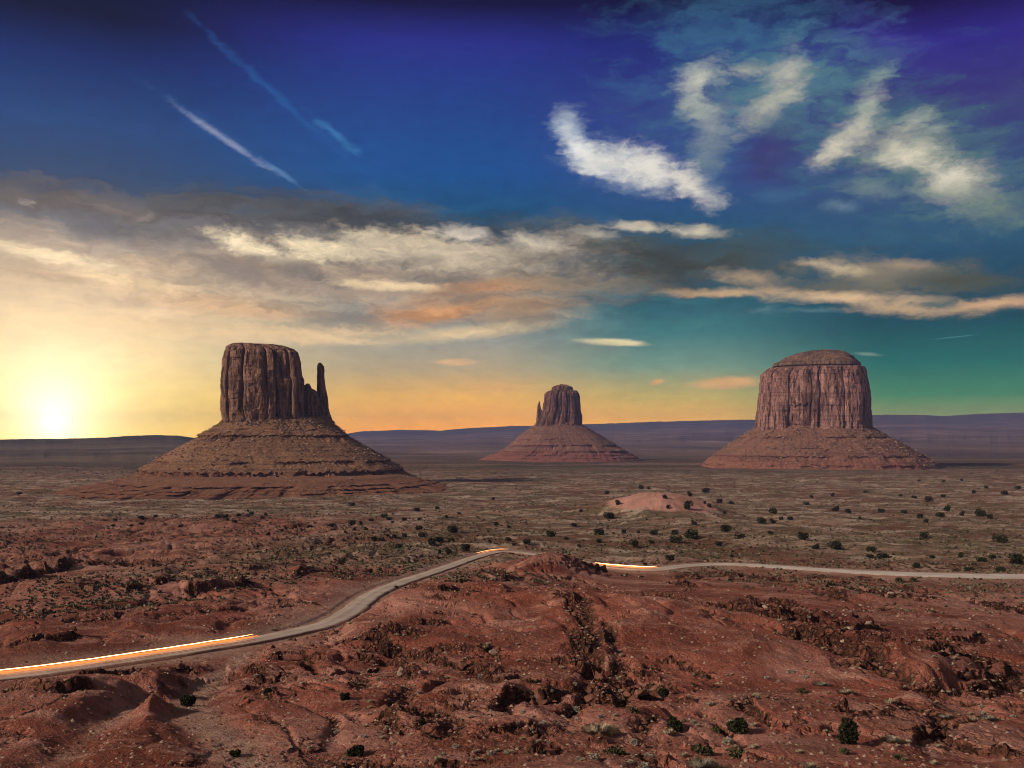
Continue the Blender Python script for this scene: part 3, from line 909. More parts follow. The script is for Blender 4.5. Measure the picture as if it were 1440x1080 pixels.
# ------------------------------------------------------------------ the dirt road
def build_road():
    P = ROAD_PTS
    tg = np.gradient(P, axis=0)
    tg[:, 2] = 0
    tg /= np.linalg.norm(tg, axis=1)[:, None]
    nrm = np.stack([-tg[:, 1], tg[:, 0], np.zeros(len(P))], 1)
    px = 720 + F * P[:, 0] / P[:, 1]
    hw = np.interp(px, [0, 350, 500, 650, 760, 830, 960, 1200, 1440], [2.9, 3.1, 3.6, 3.3, 3.3, 3.0, 4.6, 6.6, 8.5])
    cs = np.array([-1, -0.85, -0.55, -0.3, 0, 0.3, 0.55, 0.85, 1])
    dz = np.array([-0.38, 0.02, -0.01, 0.05, 0.10, 0.05, -0.01, 0.02, -0.38])
    s = np.arange(len(P)) * 3.0
    rows = []
    for k in range(len(cs)):
        wob = (0.55 * g2(s / 9.0, np.full_like(s, k * 3.0), 5) + 0.45 * g2(s / 27.0, np.full_like(s, k * 3.0 + 50), 6)) * abs(cs[k]) ** 2
        q = P + nrm * (hw * cs[k] + wob)[:, None]
        q[:, 2] += dz[k]
        rows.append(q)
    V = np.stack(rows, 1).reshape(-1, 3)
    me = mesh_np('dirt_road', V, [grid_faces(len(P), len(cs))])
    at = me.attributes.new('across', 'FLOAT', 'POINT')
    at.data.foreach_set('value', np.tile(cs, len(P)).astype(np.float32))
    m, N, b = new_mat('packed pale dirt')
    ac = N.n('ShaderNodeAttribute', attribute_name='across').outputs['Fac']
    p = N.n('ShaderNodeNewGeometry').outputs['Position']
    n1 = N.noise(p, 0.15, 5, 0.6)
    n2 = N.noise(p, 1.3, 4, 0.7)
    col = N.mix(N.mr(n1, 0.35, 0.65), c4(0.37, 0.32, 0.285), c4(0.50, 0.45, 0.41))
    col = N.mix(N.mr(n2, 0.55, 0.75, 0, 0.5), col, c4(0.22, 0.15, 0.11))
    sx_ = N.n('ShaderNodeSeparateXYZ')
    N.put(sx_.inputs[0], p)
    col = N.mix(N.mr(sx_.outputs[0], 40.0, 110.0), col, N.mix(N.mr(n1, 0.35, 0.65), c4(0.50, 0.475, 0.45), c4(0.64, 0.62, 0.60)))
    aa = N.math('ABSOLUTE', N.math('ADD', ac, N.math('MULTIPLY', N.math('SUBTRACT', n1, 0.5), 0.35)))
    rut = N.math('ABSOLUTE', N.math('SUBTRACT', aa, 0.38))
    col = N.mix(N.mr(rut, 0.16, 0.03, 0, 0.55), col, c4(0.50, 0.44, 0.40))
    col = N.mix(N.mr(aa, 0.10, 0.0, 0, 0.4), col, c4(0.24, 0.17, 0.13))
    ed = N.math('ADD', aa, N.math('MULTIPLY', N.math('SUBTRACT', n2, 0.5), 0.6))
    col = N.mix(N.mr(ed, 0.62, 0.95), col, c4(0.24, 0.115, 0.085))
    N.put(b.inputs['Base Color'], col)
    bump(N, b, n2, 0.5, 0.15)
    tag(link('dirt_road', me, m, smooth=True), kind='structure')


build_road()


# ------------------------------------------------------------------ rock bodies
def rock_body(name, Yc, rows, bfun, mat, parent, N=700, M=220, nexp=4.0, nexp_low=None, pillars=0.0, pw=(7, 22), rough=1.0, ledges=(), seed=1,
              gully=0.0, front_extra=0.0, topk=14, top_rough=1.0, smooth=False, slab=1.0):
    """closed rock form: rows (photo row, left, right) give its outline, bfun its depth"""
    rows = sorted(rows, key=lambda r: -r[0])
    k = Yc / F
    z = np.array([(HZ - r[0]) * k for r in rows])
    xl = np.array([(r[1] - 720) * k for r in rows])
    xr = np.array([(r[2] - 720) * k for r in rows])
    zz = np.linspace(z[0], z[-1], M)
    L, Rr = np.interp(zz, z, xl), np.interp(zz, z, xr)
    a = np.maximum((Rr - L) / 2, 0.2)
    cx = (Rr + L) / 2
    bb = np.array([bfun(zi, ai) for zi, ai in zip(zz, a)])
    am, bm = a[M // 3], bb[M // 3]
    # even spacing along the footprint
    th = np.linspace(0, 2 * np.pi, 20001)
    def sup(t, aa, b_, n):
        c, s = np.cos(t), np.sin(t)
        return aa * np.sign(c) * np.abs(c) ** (2 / n), b_ * np.sign(s) * np.abs(s) ** (2 / n)
    sx, sy = sup(th, am, bm, nexp)
    seg = np.r_[0, np.cumsum(np.hypot(np.diff(sx), np.diff(sy)))]
    tt = np.interp(np.linspace(0, seg[-1], N, endpoint=False), seg, th)
    arc = np.interp(tt, th, seg)
    u = np.linspace(0, 1, M)
    nn = nexp if nexp_low is None else None
    X = np.zeros((M, N))
    Y = np.zeros((M, N))
    for i in range(M):
        n_i = nexp if nexp_low is None else nexp_low + (nexp - nexp_low) * u[i] ** 1.5
        px_, py_ = sup(tt, a[i], bb[i], n_i)
        X[i] = cx[i] + px_
        Y[i] = py_ - front_extra * (1 - u[i]) ** 2 * np.maximum(0, -np.sin(tt))
    Z = np.repeat(zz[:, None], N, 1)
    # outward normals in plan
    dX = np.roll(X, -1, 1) - np.roll(X, 1, 1)
    dY = np.roll(Y, -1, 1) - np.roll(Y, 1, 1)
    ln = np.hypot(dX, dY) + 1e-9
    nx, ny = dY / ln, -dX / ln
    XX, YY = X + 1000 * seed, Y - 500 * seed
    led = np.zeros_like(X)
    off = np.zeros_like(X)
    if pillars:
        rg = np.random.default_rng(seed)
        tot = seg[-1]
        bnd = [0.0]
        while bnd[-1] < tot - pw[0]:
            bnd.append(bnd[-1] + rg.uniform(*pw))
        bnd[-1] = tot
        bnd = np.array(bnd)
        npil = len(bnd) - 1
        s_ = (arc[None, :] + 1.7 * v3(XX * 0 + zz[:, None] / 30.0, XX / 30, YY / 30, 3) + 0.9 * v3(zz[:, None] / 7.0 + 0 * X, XX / 9, YY / 9, 4)) % tot
        idx = np.clip(np.searchsorted(bnd, s_, side='right') - 1, 0, npil - 1)
        wdt = bnd[idx + 1] - bnd[idx]
        f = (s_ - bnd[idx]) / wdt
        bow = (1 - np.abs(2 * f - 1) ** 5.0)
        po = rg.uniform(-1, 1, npil)
        ptop = rg.uniform(0.25, 1.3, npil)
        ptopb = ptop[idx] + 0.05 * v3(XX / 6, YY / 6, Z / 200, 6)
        outw = np.where(u[:, None] < ptopb, 1.0, 0.35)
        off += pillars * (0.8 * bow * np.minimum(1.0, wdt / 12) + po[idx] * 1.25 * slab * outw)
        crack = np.exp(-(np.minimum(f, 1 - f) * wdt / 0.9) ** 2)
        off -= pillars * 0.95 * crack
        # fine flutes
        off += pillars * 0.16 * v3(XX / 4.0, YY / 4.0, Z / 45, 8)
        # each pillar is broken into blocks that stand a little out or back
        bh = rg.uniform(9, 34, npil)[idx] * (pw[1] / 30.0)
        bo = rg.uniform(0, 50, npil)[idx]
        zb_ = np.floor((Z + 2.0 * v3(XX / 8, YY / 8, Z / 40, 12)) / bh + bo)
        hsh = _h(idx.astype(np.int64), zb_.astype(np.int64), np.zeros(1, np.int64), seed + 40).astype(np.float64) / 4294967295.0
        off += pillars * 0.55 * (hsh - 0.5)
        sub = _h(np.floor(s_ / (pw[1] * 0.16)).astype(np.int64), np.floor(Z / (bh * 0.4) + hsh * 3).astype(np.int64), np.zeros(1, np.int64), seed + 41).astype(np.float64) / 4294967295.0
        off += pillars * 0.26 * (sub - 0.5)
    off += rough * ((4.5 if pillars > 2 else 3.0) * fbm3(XX / 42, YY / 42, Z / 110, 2, seed + 3) + 1.5 * fbm3(XX / 9, YY / 9, Z / 14, 3, seed + 5))
    # thin beds
    off += rough * 0.7 * v3(XX / 90, YY / 90, Z / 2.6, seed + 9) * (0.35 + 0.9 * np.maximum(sst(u, 0.84, 0.95), 1 - sst(u, 0.08, 0.22)))[:, None]
    if gully:
        ang = np.arctan2(Y, X - cx[:, None])
        gx, gy = np.cos(ang), np.sin(ang)
        g = np.abs(fbm3(gx * 7, gy * 7, Z / 160, 3, seed + 13))
        off += gully * (1 - u)[:, None] ** 0.6 * (g - 0.25) * 2.0
        off += 1.5 * fbm3(XX / 4.5, YY / 4.5, Z / 4.5, 3, seed + 15, 0.7)
        off += 2.0 * np.maximum(0, v3(XX / 6.5, YY / 6.5, Z / 6.5, seed + 16) - 0.35)
    if pillars:
        off -= np.percentile(off, 68)
    for (zl, hh, lo, hi, und) in ledges:
        # r at the lip carried down as a vertical face of height hh, blending back below
        il = int(np.argmin(np.abs(zz - zl)))
        lip = v3(np.cos(tt) * 14, np.sin(tt) * 14, np.zeros(N), seed + 21)
        mask = sst(fbm3(np.cos(tt) * 6, np.sin(tt) * 6, np.full(N, zl), 3, seed + 23), lo, hi)
        zloc = zl + 0.9 * lip + 0.5 * hh * fbm3(np.cos(tt) * 40, np.sin(tt) * 40, np.full(N, zl), 2, seed + 25)
        hloc = hh * (0.75 + 0.5 * lip)
        dX_ = X - X[il][None, :]
        dY_ = Y - Y[il][None, :]
        grow = dX_ * nx + dY_ * ny
        below = np.clip((zloc[None, :] - Z) / hloc[None, :], 0, 4)
        keep = np.where(below <= 0, 0, np.where(below <= 1, 1, np.clip(1 - (below - 1) / 1.6, 0, 1) ** 1.4))
        sh = -np.maximum(grow, 0) * keep * mask[None, :]
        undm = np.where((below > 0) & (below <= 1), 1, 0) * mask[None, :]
        vert = v3(np.cos(tt)[None, :] * 70 + 0 * Z, np.sin(tt)[None, :] * 70 + 0 * Z, Z / 30, seed + 27)
        sh -= undm * (und + 0.9 * vert)
        lipo = np.exp(-((Z - zloc[None, :] - 0.6) / 1.1) ** 2) * mask[None, :]
        sh += lipo * 0.8
        off += sh
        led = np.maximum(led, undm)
    X = X + nx * off
    Y = Y + ny * off
    Z = Z + rough * 0.5 * fbm3(XX / 7, YY / 7, Z / 7, 2, seed + 17)
    # cap
    CX, CY = X[-1].mean(), Y[-1].mean()
    tops = []
    for j in range(1, topk + 1):
        f = 1 - j / (topk + 1)
        x_, y_ = CX + (X[-1] - CX) * f, CY + (Y[-1] - CY) * f
        z_ = zz[-1] + top_rough * (0.8 * (1 - f) + 1.4 * fbm3(x_ / 14, y_ / 14, 0 * x_ + seed, 3, seed + 19)) * min(1, 2 * (1 - f) + 0.3)
        tops.append(np.stack([x_, y_, z_], 1))
    V = np.stack([X, Y, Z], -1).reshape(-1, 3)
    V = np.vstack([V] + tops + [[[CX, CY, zz[-1] + top_rough]]])
    nr = M + topk
    q = grid_faces(nr, N, True)
    j = np.arange(N)
    base = (nr - 1) * N
    fan = np.stack([base + j, base + (j + 1) % N, np.full(N, nr * N)], 1)
    px0, py0, pz0 = parent.location
    # the form faces the viewer: turn it about its own base by its bearing
    al = math.atan2(px0, py0)
    u_ = (V[:, 0] - px0) * math.cos(al)
    v_ = V[:, 1] + (Yc - py0) / math.cos(al)
    V[:, 0] = u_ * math.cos(al) + v_ * math.sin(al)
    V[:, 1] = -u_ * math.sin(al) + v_ * math.cos(al)
    V[:, 2] -= pz0
    me = mesh_np(name, V, [q, fan])
    at = me.attributes.new('ledge', 'FLOAT', 'POINT')
    lv = np.zeros(len(V), np.float32)
    lv[:M * N] = led.ravel()
    at.data.foreach_set('value', lv)
    return link(name, me, mat, parent, smooth=smooth)


def rock_mat(name, a, b_):
    m, N, b = new_mat(name)
    p = N.n('ShaderNodeNewGeometry').outputs['Position']
    rnd = N.n('ShaderNodeObjectInfo').outputs['Random']
    n1 = N.noise(p, 1.6, 5, 0.65)
    col = N.mix(N.mr(n1, 0.35, 0.65), c4(*a), c4(*b_))
    col = N.mix(N.math('MULTIPLY', rnd, 0.4), col, c4(*[v * 0.6 for v in a]))
    N.put(b.inputs['Base Color'], col)
    bump(N, b, N.noise(p, 5.0, 4, 0.7), 0.6, 0.12)
    return m


M_ROCK = rock_mat('red brown rock', (0.13, 0.062, 0.046), (0.25, 0.125, 0.095))
M_SCREE = rock_mat('scree rock', (0.10, 0.055, 0.038), (0.23, 0.135, 0.095))
M_PALE = rock_mat('pale rock', (0.30, 0.22, 0.175), (0.44, 0.35, 0.29))


def scatter_stones(name, x, y, z, s, mat, seed):
    rg = np.random.default_rng(seed)
    base = []
    for i in range(8):
        d = np.array([(1, 0, 0), (0.3, 0.95, 0), (-0.8, 0.55, 0), (-0.75, -0.6, 0), (0.35, -0.9, 0), (0.1, 0.05, 0.75), (-0.25, 0.1, 0.55)], float)
        base.append(d * rg.uniform(0.7, 1.15, (7, 1)) * 0.5)
    fc = np.array([(0, 1, 5), (1, 6, 5), (1, 2, 6), (2, 3, 6), (3, 4, 6), (4, 5, 6), (4, 0, 5)])
    n = len(x)
    k = rg.integers(0, 8, n)
    an = rg.uniform(0, 6.28, n)
    B = np.array(base)[k] * s[:, None, None]
    X = B[:, :, 0] * np.cos(an)[:, None] - B[:, :, 1] * np.sin(an)[:, None] + x[:, None]
    Y = B[:, :, 0] * np.sin(an)[:, None] + B[:, :, 1] * np.cos(an)[:, None] + y[:, None]
    Z = B[:, :, 2] * rg.uniform(0.6, 1.3, n)[:, None] + z[:, None] - 0.04
    V = np.stack([X, Y, Z], -1).reshape(-1, 3)
    Fc = (fc[None] + 7 * np.arange(n)[:, None, None]).reshape(-1, 3)
    return tag(link(name, mesh_np(name, V, [Fc]), mat), kind='stuff')


def scree(butte, talus, n, smin, smax, mat_a, mat_b, seed):
    rg = np.random.default_rng(seed)
    me = talus.data
    co = np.empty(len(me.vertices) * 3, np.float32)
    me.vertices.foreach_get('co', co)
    co = co.reshape(-1, 3) + np.array(butte.location)
    led_ = np.empty(len(co), np.float32)
    me.attributes['ledge'].data.foreach_get('value', led_)
    ok = np.where((led_ < 0.3) & (co[:, 1] < butte.location[1] + 40) & (co[:, 2] > -68))[0]
    cl = fbm3(co[ok, 0] / 45, co[ok, 1] / 45, co[ok, 2] / 45, 3, seed)
    ok = ok[rg.uniform(-0.55, 0.45, len(ok)) < cl]
    for nm, frac, mt in (('scree', 0.6, mat_a), ('pale_scree', 0.4, mat_b)):
        i = rg.choice(ok, int(n * frac))
        c = co[i] + rg.normal(size=(len(i), 3)) * 1.2 - np.array(butte.location)
        sz = smin + (smax - smin) * rg.uniform(0, 1, len(i)) ** 3.5
        o = scatter_stones(nm, c[:, 0], c[:, 1], c[:, 2], sz, mt, seed + 1)
        o.parent = butte


def zpx(py, Y):
    return (HZ - py) * Y / F


M_CLIFF_W = mat_cliff('brown cliff sandstone', (0.52, 0.315, 0.235), (0.28, 0.162, 0.115), (0.052, 0.036, 0.027))
M_CLIFF_E = mat_cliff('dusky cliff sandstone', (0.40, 0.225, 0.185), (0.22, 0.115, 0.097), (0.060, 0.036, 0.031), 0.8)
M_CLIFF_M = mat_cliff('rose cliff sandstone', (0.60, 0.36, 0.32), (0.31, 0.165, 0.147), (0.058, 0.035, 0.031), 0.8)
M_CAP = mat_cliff('layered caprock', (0.40, 0.27, 0.215), (0.25, 0.155, 0.125), (0.10, 0.065, 0.05), 0.8)
M_TAL_W = mat_talus('brown scree', (0.285, 0.162, 0.098), (0.235, 0.105, 0.068), (0.40, 0.315, 0.235), (0.085, 0.048, 0.034), 1.0, -52)
M_TAL_E = mat_talus('dusky scree', (0.26, 0.140, 0.110), (0.25, 0.090, 0.070), (0.38, 0.26, 0.21), (0.10, 0.052, 0.042), 0.7, -40)
M_TAL_M = mat_talus('red brown scree', (0.245, 0.130, 0.095), (0.23, 0.095, 0.068), (0.38, 0.28, 0.22), (0.085, 0.045, 0.034), 0.8, -45)


def west_butte():
    Y = 1650.0
    t = empty('mitten_butte', ((392 - 720) * Y / F, Y, -75), 'big brown flat topped butte with a tall thin rock spire beside it', 'butte')
    main = [(606, 317, 424), (596, 316.5, 426), (589, 316.5, 426), (577, 313.6, 427), (560, 313, 427.4), (543, 312, 427.4), (536, 311.8, 427), (531, 312.3, 424.6), (520, 313.6, 424), (508, 314.3, 423.6),
            (500, 316.4, 421.6), (497.5, 317.2, 420.6), (494, 318.5, 416), (491, 319.5, 409), (489, 321, 402), (487.5, 323, 396), (486, 326.5, 384), (485, 328.5, 356), (484, 331, 350)]
    rock_body('cliff', Y, main, lambda z, a: 50 * a / 68 + 2, M_CLIFF_W, t, N=1100, M=230, nexp=4.5, pillars=3.8, pw=(4, 40), seed=3)
    sh = [(606, 416, 458), (598, 416, 456), (580, 418, 452), (560, 420, 449), (552, 421, 447.5), (549, 424, 444), (546, 426.5, 439.5), (543, 428, 438), (540.5, 431, 436), (539.5, 432, 434.5)]
    rock_body('shoulder', Y, sh, lambda z, a: 26 * a / 18 + 1, M_CLIFF_W, t, N=420, M=120, nexp=3.5, pillars=2.4, pw=(4, 12), seed=5)
    sp = [(612, 440, 473), (598, 442, 469.5), (590, 443, 468), (584, 443.5, 466), (574, 444.5, 462.8), (557, 445.6, 461.3), (546, 446.3, 458.6), (531, 446.8, 456.8), (520, 447.2, 457), (514, 447.4, 456.0), (511, 448, 454), (509.3, 449.4, 452.4)]
    rock_body('spire', Y, sp, lambda z, a: 0.9 * a + 1.0, M_CLIFF_W, t, N=240, M=200, nexp=3.0, pillars=0.9, pw=(3, 7), rough=0.42, seed=9, topk=5)
    tl = [(690, 140, 622), (684, 150, 612), (678, 160, 602), (672, 172, 591), (667, 183, 580), (658, 204, 567), (647.5, 220, 552), (639, 236, 536), (627, 258, 513), (620, 271, 502), (611, 283, 489), (604, 298, 480), (598, 309, 472), (591, 317, 468), (586, 324, 462)]
    lz = lambda py, d: (HZ - py) * (Y - d) / F
    led = [(lz(612, 90), 4.5, -0.7, -0.4, 1.2), (lz(603, 70), 2.5, 0.0, 0.3, 0.5), (-31, 5.0, -0.4, 0.0, 1.2), (-45.5, 10.0, -0.6, -0.2, 1.0)]
    Yb = 1480.0
    bn = [(702, 20, 636), (695, 32, 624), (689, 48, 610), (684, 66, 596), (680, 88, 582), (676, 120, 564), (672, 152, 542), (669, 180, 524)]
    lb = [(-58.5, 2.4, -0.3, 0.1, 0.5), (-62.0, 2.8, -0.45, -0.05, 0.5), (-65.5, 2.4, -0.3, 0.1, 0.5), (-69.0, 2.8, -0.45, -0.05, 0.5)]
    be = rock_body('bench', Yb, bn, lambda z, a: a * 1.02, M_TAL_W, t, N=1700, M=170, nexp=2.3, rough=0.9, ledges=lb, seed=18, gully=26.0, topk=10, top_rough=1.0, smooth=True)
    ta = rock_body('talus', Y, tl, lambda z, a: 50 + (a - 90) * 0.95, M_TAL_W, t, N=1700, M=340, nexp=3.2, nexp_low=2.3, rough=0.55, ledges=led, seed=12, gully=2.6, front_extra=110, smooth=True)
    scree(t, be, 3000, 0.8, 4.0, M_SCREE, M_PALE, 77)
    scree(t, ta, 9000, 1, 6, M_SCREE, M_PALE, 9007)


def east_butte():
    Y = 3600.0
    t = empty('mitten_butte', ((788 - 720) * Y / F, Y, -75), 'small far butte with a short rock thumb, between two big buttes', 'butte')
    main = [(606, 752, 820), (597, 754, 818), (590, 757, 817.4), (582, 761, 817), (577, 764, 816.4), (568, 765, 816), (560, 765.6, 815.4), (555, 766.4, 814.6), (552, 769, 813.4), (550.3, 771, 812.2), (549.6, 774, 811)]
    rock_body('cliff', Y, main, lambda z, a: 0.8 * a + 2, M_CLIFF_E, t, N=620, M=150, nexp=3.6, pillars=4.0, pw=(9, 34), seed=14, rough=1.2)
    cap = [(552, 775, 806.5), (548, 775.6, 805.6), (544.5, 776.2, 804.8), (543.4, 778, 803), (542, 782, 799)]
    rock_body('caprock', Y, cap, lambda z, a: 0.8 * a, M_CLIFF_E, t, N=320, M=30, nexp=3.6, pillars=1.2, pw=(8, 20), seed=15, rough=0.8, top_rough=3.0)
    th = [(606, 750, 768), (597, 753.6, 766), (590, 754.2, 765.6), (581, 754.8, 764.2), (578, 755, 762.8), (575, 755.3, 760.9), (570, 755.9, 759.8), (566.5, 757, 759.4), (564.4, 758.2, 759.2)]
    rock_body('thumb', Y, th, lambda z, a: 0.9 * a + 1, M_CLIFF_E, t, N=200, M=110, nexp=3.0, pillars=1.0, pw=(5, 12), rough=0.5, seed=16, topk=4)
    tl = [(656, 652, 912), (646, 674, 900), (640, 688, 892), (636, 700, 885), (625.5, 716, 866), (618, 724.5, 853), (611.7, 732, 843), (604, 743, 830), (598, 752, 819), (593, 756, 815), (588, 762, 810)]
    lz = lambda py, d: (HZ - py) * (Y - d) / F
    led = [(lz(626, 190), 8, -0.5, -0.1, 1.6), (lz(617, 130), 4.5, -0.1, 0.2, 1.0), (lz(635, 240), 7, -0.5, -0.1, 1.4), (lz(640, 270), 4, -0.3, 0.0, 0.6), (lz(645, 300), 3, -0.3, 0, 0.5)]
    ta = rock_body('talus', Y, tl, lambda z, a: 62 + (a - 80) * 1.0, M_TAL_E, t, N=1000, M=220, nexp=3.0, nexp_low=2.2, rough=0.8, ledges=led, seed=17, gully=4.5, smooth=True)
    scree(t, ta, 5000, 1.6, 8, M_SCREE, M_PALE, 5007)


def right_butte():
    Y = 2700.0
    t = empty('block_butte', ((1143 - 720) * Y / F, Y, -75), 'massive rounded rose brown butte with layered domed top, rightmost of the three', 'butte')
    main = [(610, 1061, 1225), (601, 1062.5, 1223.4), (585, 1063.4, 1223.2), (570, 1065, 1223), (552, 1065.8, 1223), (537.5, 1066.2, 1220.6), (531, 1067, 1219), (528, 1067.6, 1218.6), (525, 1070, 1218), (522, 1074, 1217), (519, 1078, 1215.5), (518, 1081, 1214)]
    rock_body('cliff', Y, main, lambda z, a: 0.8 * a, M_CLIFF_M, t, N=1200, M=190, nexp=3.2, pillars=6.0, pw=(8, 78), seed=34, rough=1.3)
    cap = [(522, 1082, 1212), (518, 1084, 1211), (517.6, 1088.5, 1207.5), (516.4, 1089, 1207), (516.0, 1085, 1209.5), (511.5, 1086.5, 1208.5), (511.0, 1089.5, 1206.5), (508, 1095.5, 1204), (506, 1099.5, 1201.5), (502.6, 1103, 1199.5), (501.6, 1107.5, 1196.5),
           (499, 1115, 1193), (496.6, 1123, 1189), (495, 1131, 1184.5), (493.8, 1140, 1178), (493.0, 1150, 1170)]
    rock_body('caprock', Y, cap, lambda z, a: 0.8 * a, M_CAP, t, N=700, M=150, nexp=3.0, pillars=0.9, pw=(8, 30), seed=25, rough=0.8, top_rough=2.5)
    tl = [(668, 972, 1325), (658, 980, 1318), (650, 987, 1310), (643, 995, 1300), (635, 1008, 1285), (631, 1014, 1278), (622, 1027, 1262), (613, 1042, 1245), (606, 1054, 1233), (600, 1063, 1223), (594, 1072, 1214)]
    lz = lambda py, d: (HZ - py) * (Y - d) / F
    led = [(lz(614, 170), 5.5, -0.3, 0.0, 1.4), (lz(642, 290), 6.0, -0.5, -0.1, 1.4), (lz(630, 230), 3.0, 0.15, 0.35, 0.6), (lz(656, 330), 5.0, -0.1, 0.15, 1.0)]
    ta = rock_body('talus', Y, tl, lambda z, a: 110 + (a - 150) * 0.95, M_TAL_M, t, N=1300, M=250, nexp=3.0, nexp_low=2.2, rough=0.8, ledges=led, seed=27, gully=4.0, smooth=True)
    scree(t, ta, 8000, 1.3, 8, M_SCREE, M_PALE, 8007)


west_butte()
east_butte()
right_butte()


# ------------------------------------------------------------------ far mesas along the horizon
def build_mesas(name, D0, tops, seed, cols, mat, amp, apron):
    px = np.linspace(tops[0][0], tops[-1][0], cols)
    top = np.interp(px, [t[0] for t in tops], [t[1] for t in tops])
    k = D0 / F
    zt = (HZ - top) * k + amp * fbm(px / 22.0, px * 0, 4, seed, 0.6) + amp * 0.6 * np.round(1.6 * fbm(px / 60.0, px * 0 + 9, 2, seed + 3))
    A = np.arctan((px - 720) / F)
    front = D0 + 0.016 * D0 * fbm(px / 110.0, px * 0 + 3, 4, seed + 5)
    zb = -75.0
    prof = [(-3.6, 0.0), (-2.6, 0.10), (-1.75, 0.20), (-1.7, 0.27), (-1.1, 0.36), (-1.05, 0.42), (-0.6, 0.50), (-0.55, 0.58), (-0.2, 0.66), (-0.06, 0.80), (-0.03, 0.97), (0, 1.0), (0.4, 1.01), (0.8, 0.9), (0.9, -0.05)]
    V = []
    for i, (dd, f) in enumerate(prof):
        D = front + dd * apron * (1 + 0.06 * fbm(px / 50.0, px * 0 + i * 0.05, 4, seed + 7))
        z = zb + (zt - zb) * f * (1 + (0 if f > 0.9 or f <= 0 else 0.16) * fbm(px / 90.0, px * 0 + i * 0.06, 4, seed + 8))
        V.append(np.stack([D * np.sin(A), D * np.cos(A), z], 1))
    V = np.stack(V, 0).reshape(-1, 3)
    me = mesh_np(name, V, [grid_faces(len(prof), cols)[:, ::-1]])
    at = me.attributes.new('rise', 'FLOAT', 'POINT')
    at.data.foreach_set('value', np.repeat([q[1] for q in prof], cols).astype(np.float32))
    return tag(link(name, me, mat), kind='structure')


def mat_far(name, a, b_, d, zlo, zhi):
    m, N, b = new_mat(name)
    p = N.n('ShaderNodeNewGeometry').outputs['Position']
    n1 = N.noise(N.mapping(p, scale=(0.0006, 0.0006, 0.02)), 1.0, 5, 0.6)
    n2 = N.noise(N.mapping(p, scale=(0.0025, 0.0025, 0.06)), 1.0, 5, 0.65)
    sep = N.n('ShaderNodeSeparateXYZ')
    N.put(sep.inputs[0], p)
    rise = N.n('ShaderNodeAttribute', attribute_name='rise').outputs['Fac']
    cb = N.n('ShaderNodeCombineXYZ')
    N.put(cb.inputs[0], N.math('MULTIPLY', sep.outputs[0], 0.0007))
    N.put(cb.inputs[1], N.math('MULTIPLY', rise, 9.0))
    st = N.noise(cb.outputs[0], 1.0, 6, 0.62, 0.2)
    st2 = N.noise(N.mapping(cb.outputs[0], loc=(9, 2, 0), scale=(2.2, 2.6, 1)), 1.0, 5, 0.66, 0.2)
    low = N.mix(N.mr(st, 0.42, 0.58), c4(*b_), c4(*[v * 0.55 for v in b_]))
    low = N.mix(N.mr(st2, 0.54, 0.66, 0, 0.7), low, c4(*d))
    low = N.mix(N.mr(st2, 0.44, 0.34, 0, 0.6), low, c4(*a))
    top = N.mix(N.mr(n2, 0.4, 0.6), c4(*a), c4(*[v * 1.5 for v in a]))
    col = N.mix(N.mr(N.math('ADD', N.n('ShaderNodeAttribute', attribute_name='rise').outputs['Fac'], N.math('MULTIPLY', N.math('SUBTRACT', n1, 0.5), 0.3)), zlo, zhi), low, top)
    N.put(b.inputs['Base Color'], col)
    bump(N, b, n2, 0.8, 40)
    return m


M_FAR1 = mat_far('far dark brush slope', (0.060, 0.054, 0.034), (0.135, 0.105, 0.065), (0.17, 0.135, 0.095), 0.5, 0.8)
M_FAR2 = mat_far('far mesa rock', (0.045, 0.040, 0.042), (0.15, 0.10, 0.075), (0.27, 0.20, 0.165), 0.60, 0.76)
build_mesas('distant_hills', 5600, [(-420, 617), (0, 618.5), (40, 617.5), (100, 617), (150, 615.5), (180, 613.5), (215, 612.2), (250, 613), (280, 616.5), (340, 622), (420, 626)], 301, 700, M_FAR1, 3, 900)
build_mesas('distant_mesas', 13500, [(250, 619), (420, 617), (480, 611), (510, 606.5), (570, 604.5), (620, 605.5), (660, 602), (720, 599), (760, 598.5), (830, 596.5), (880, 594.5), (940, 593), (1000, 591.5), (1060, 591),
                                     (1225, 585.5), (1290, 586), (1330, 588), (1380, 585.5), (1440, 584.5), (1560, 585), (1760, 590)], 311, 1300, M_FAR2, 6, 2500)


# ------------------------------------------------------------------ haze
def build_haze():
    x0, x1, y0, y1, z0, z1 = -16000, 16000, -16000, 16000, -110, 420
    v = np.array([(x, y, z) for z in (z0, z1) for y in (y0, y1) for x in (x0, x1)], float)
    f = np.array([(0, 2, 3, 1), (4, 5, 7, 6), (0, 1, 5, 4), (2, 6, 7, 3), (0, 4, 6, 2), (1, 3, 7, 5)])
    me = mesh_np('haze', v, [f])
    m = bpy.data.materials.new('haze air')
    m.use_nodes = True
    N = NT(m.node_tree)
    pv = N.n('ShaderNodeVolumePrincipled')
    pv.inputs['Color'].default_value = (0.34, 0.44, 1.0, 1)
    pv.inputs['Density'].default_value = 4.3e-5
    o = N.n('ShaderNodeOutputMaterial')
    N.t.links.new(pv.outputs[0], o.inputs['Volume'])
    tag(link('haze', me, m), kind='stuff')


build_haze()


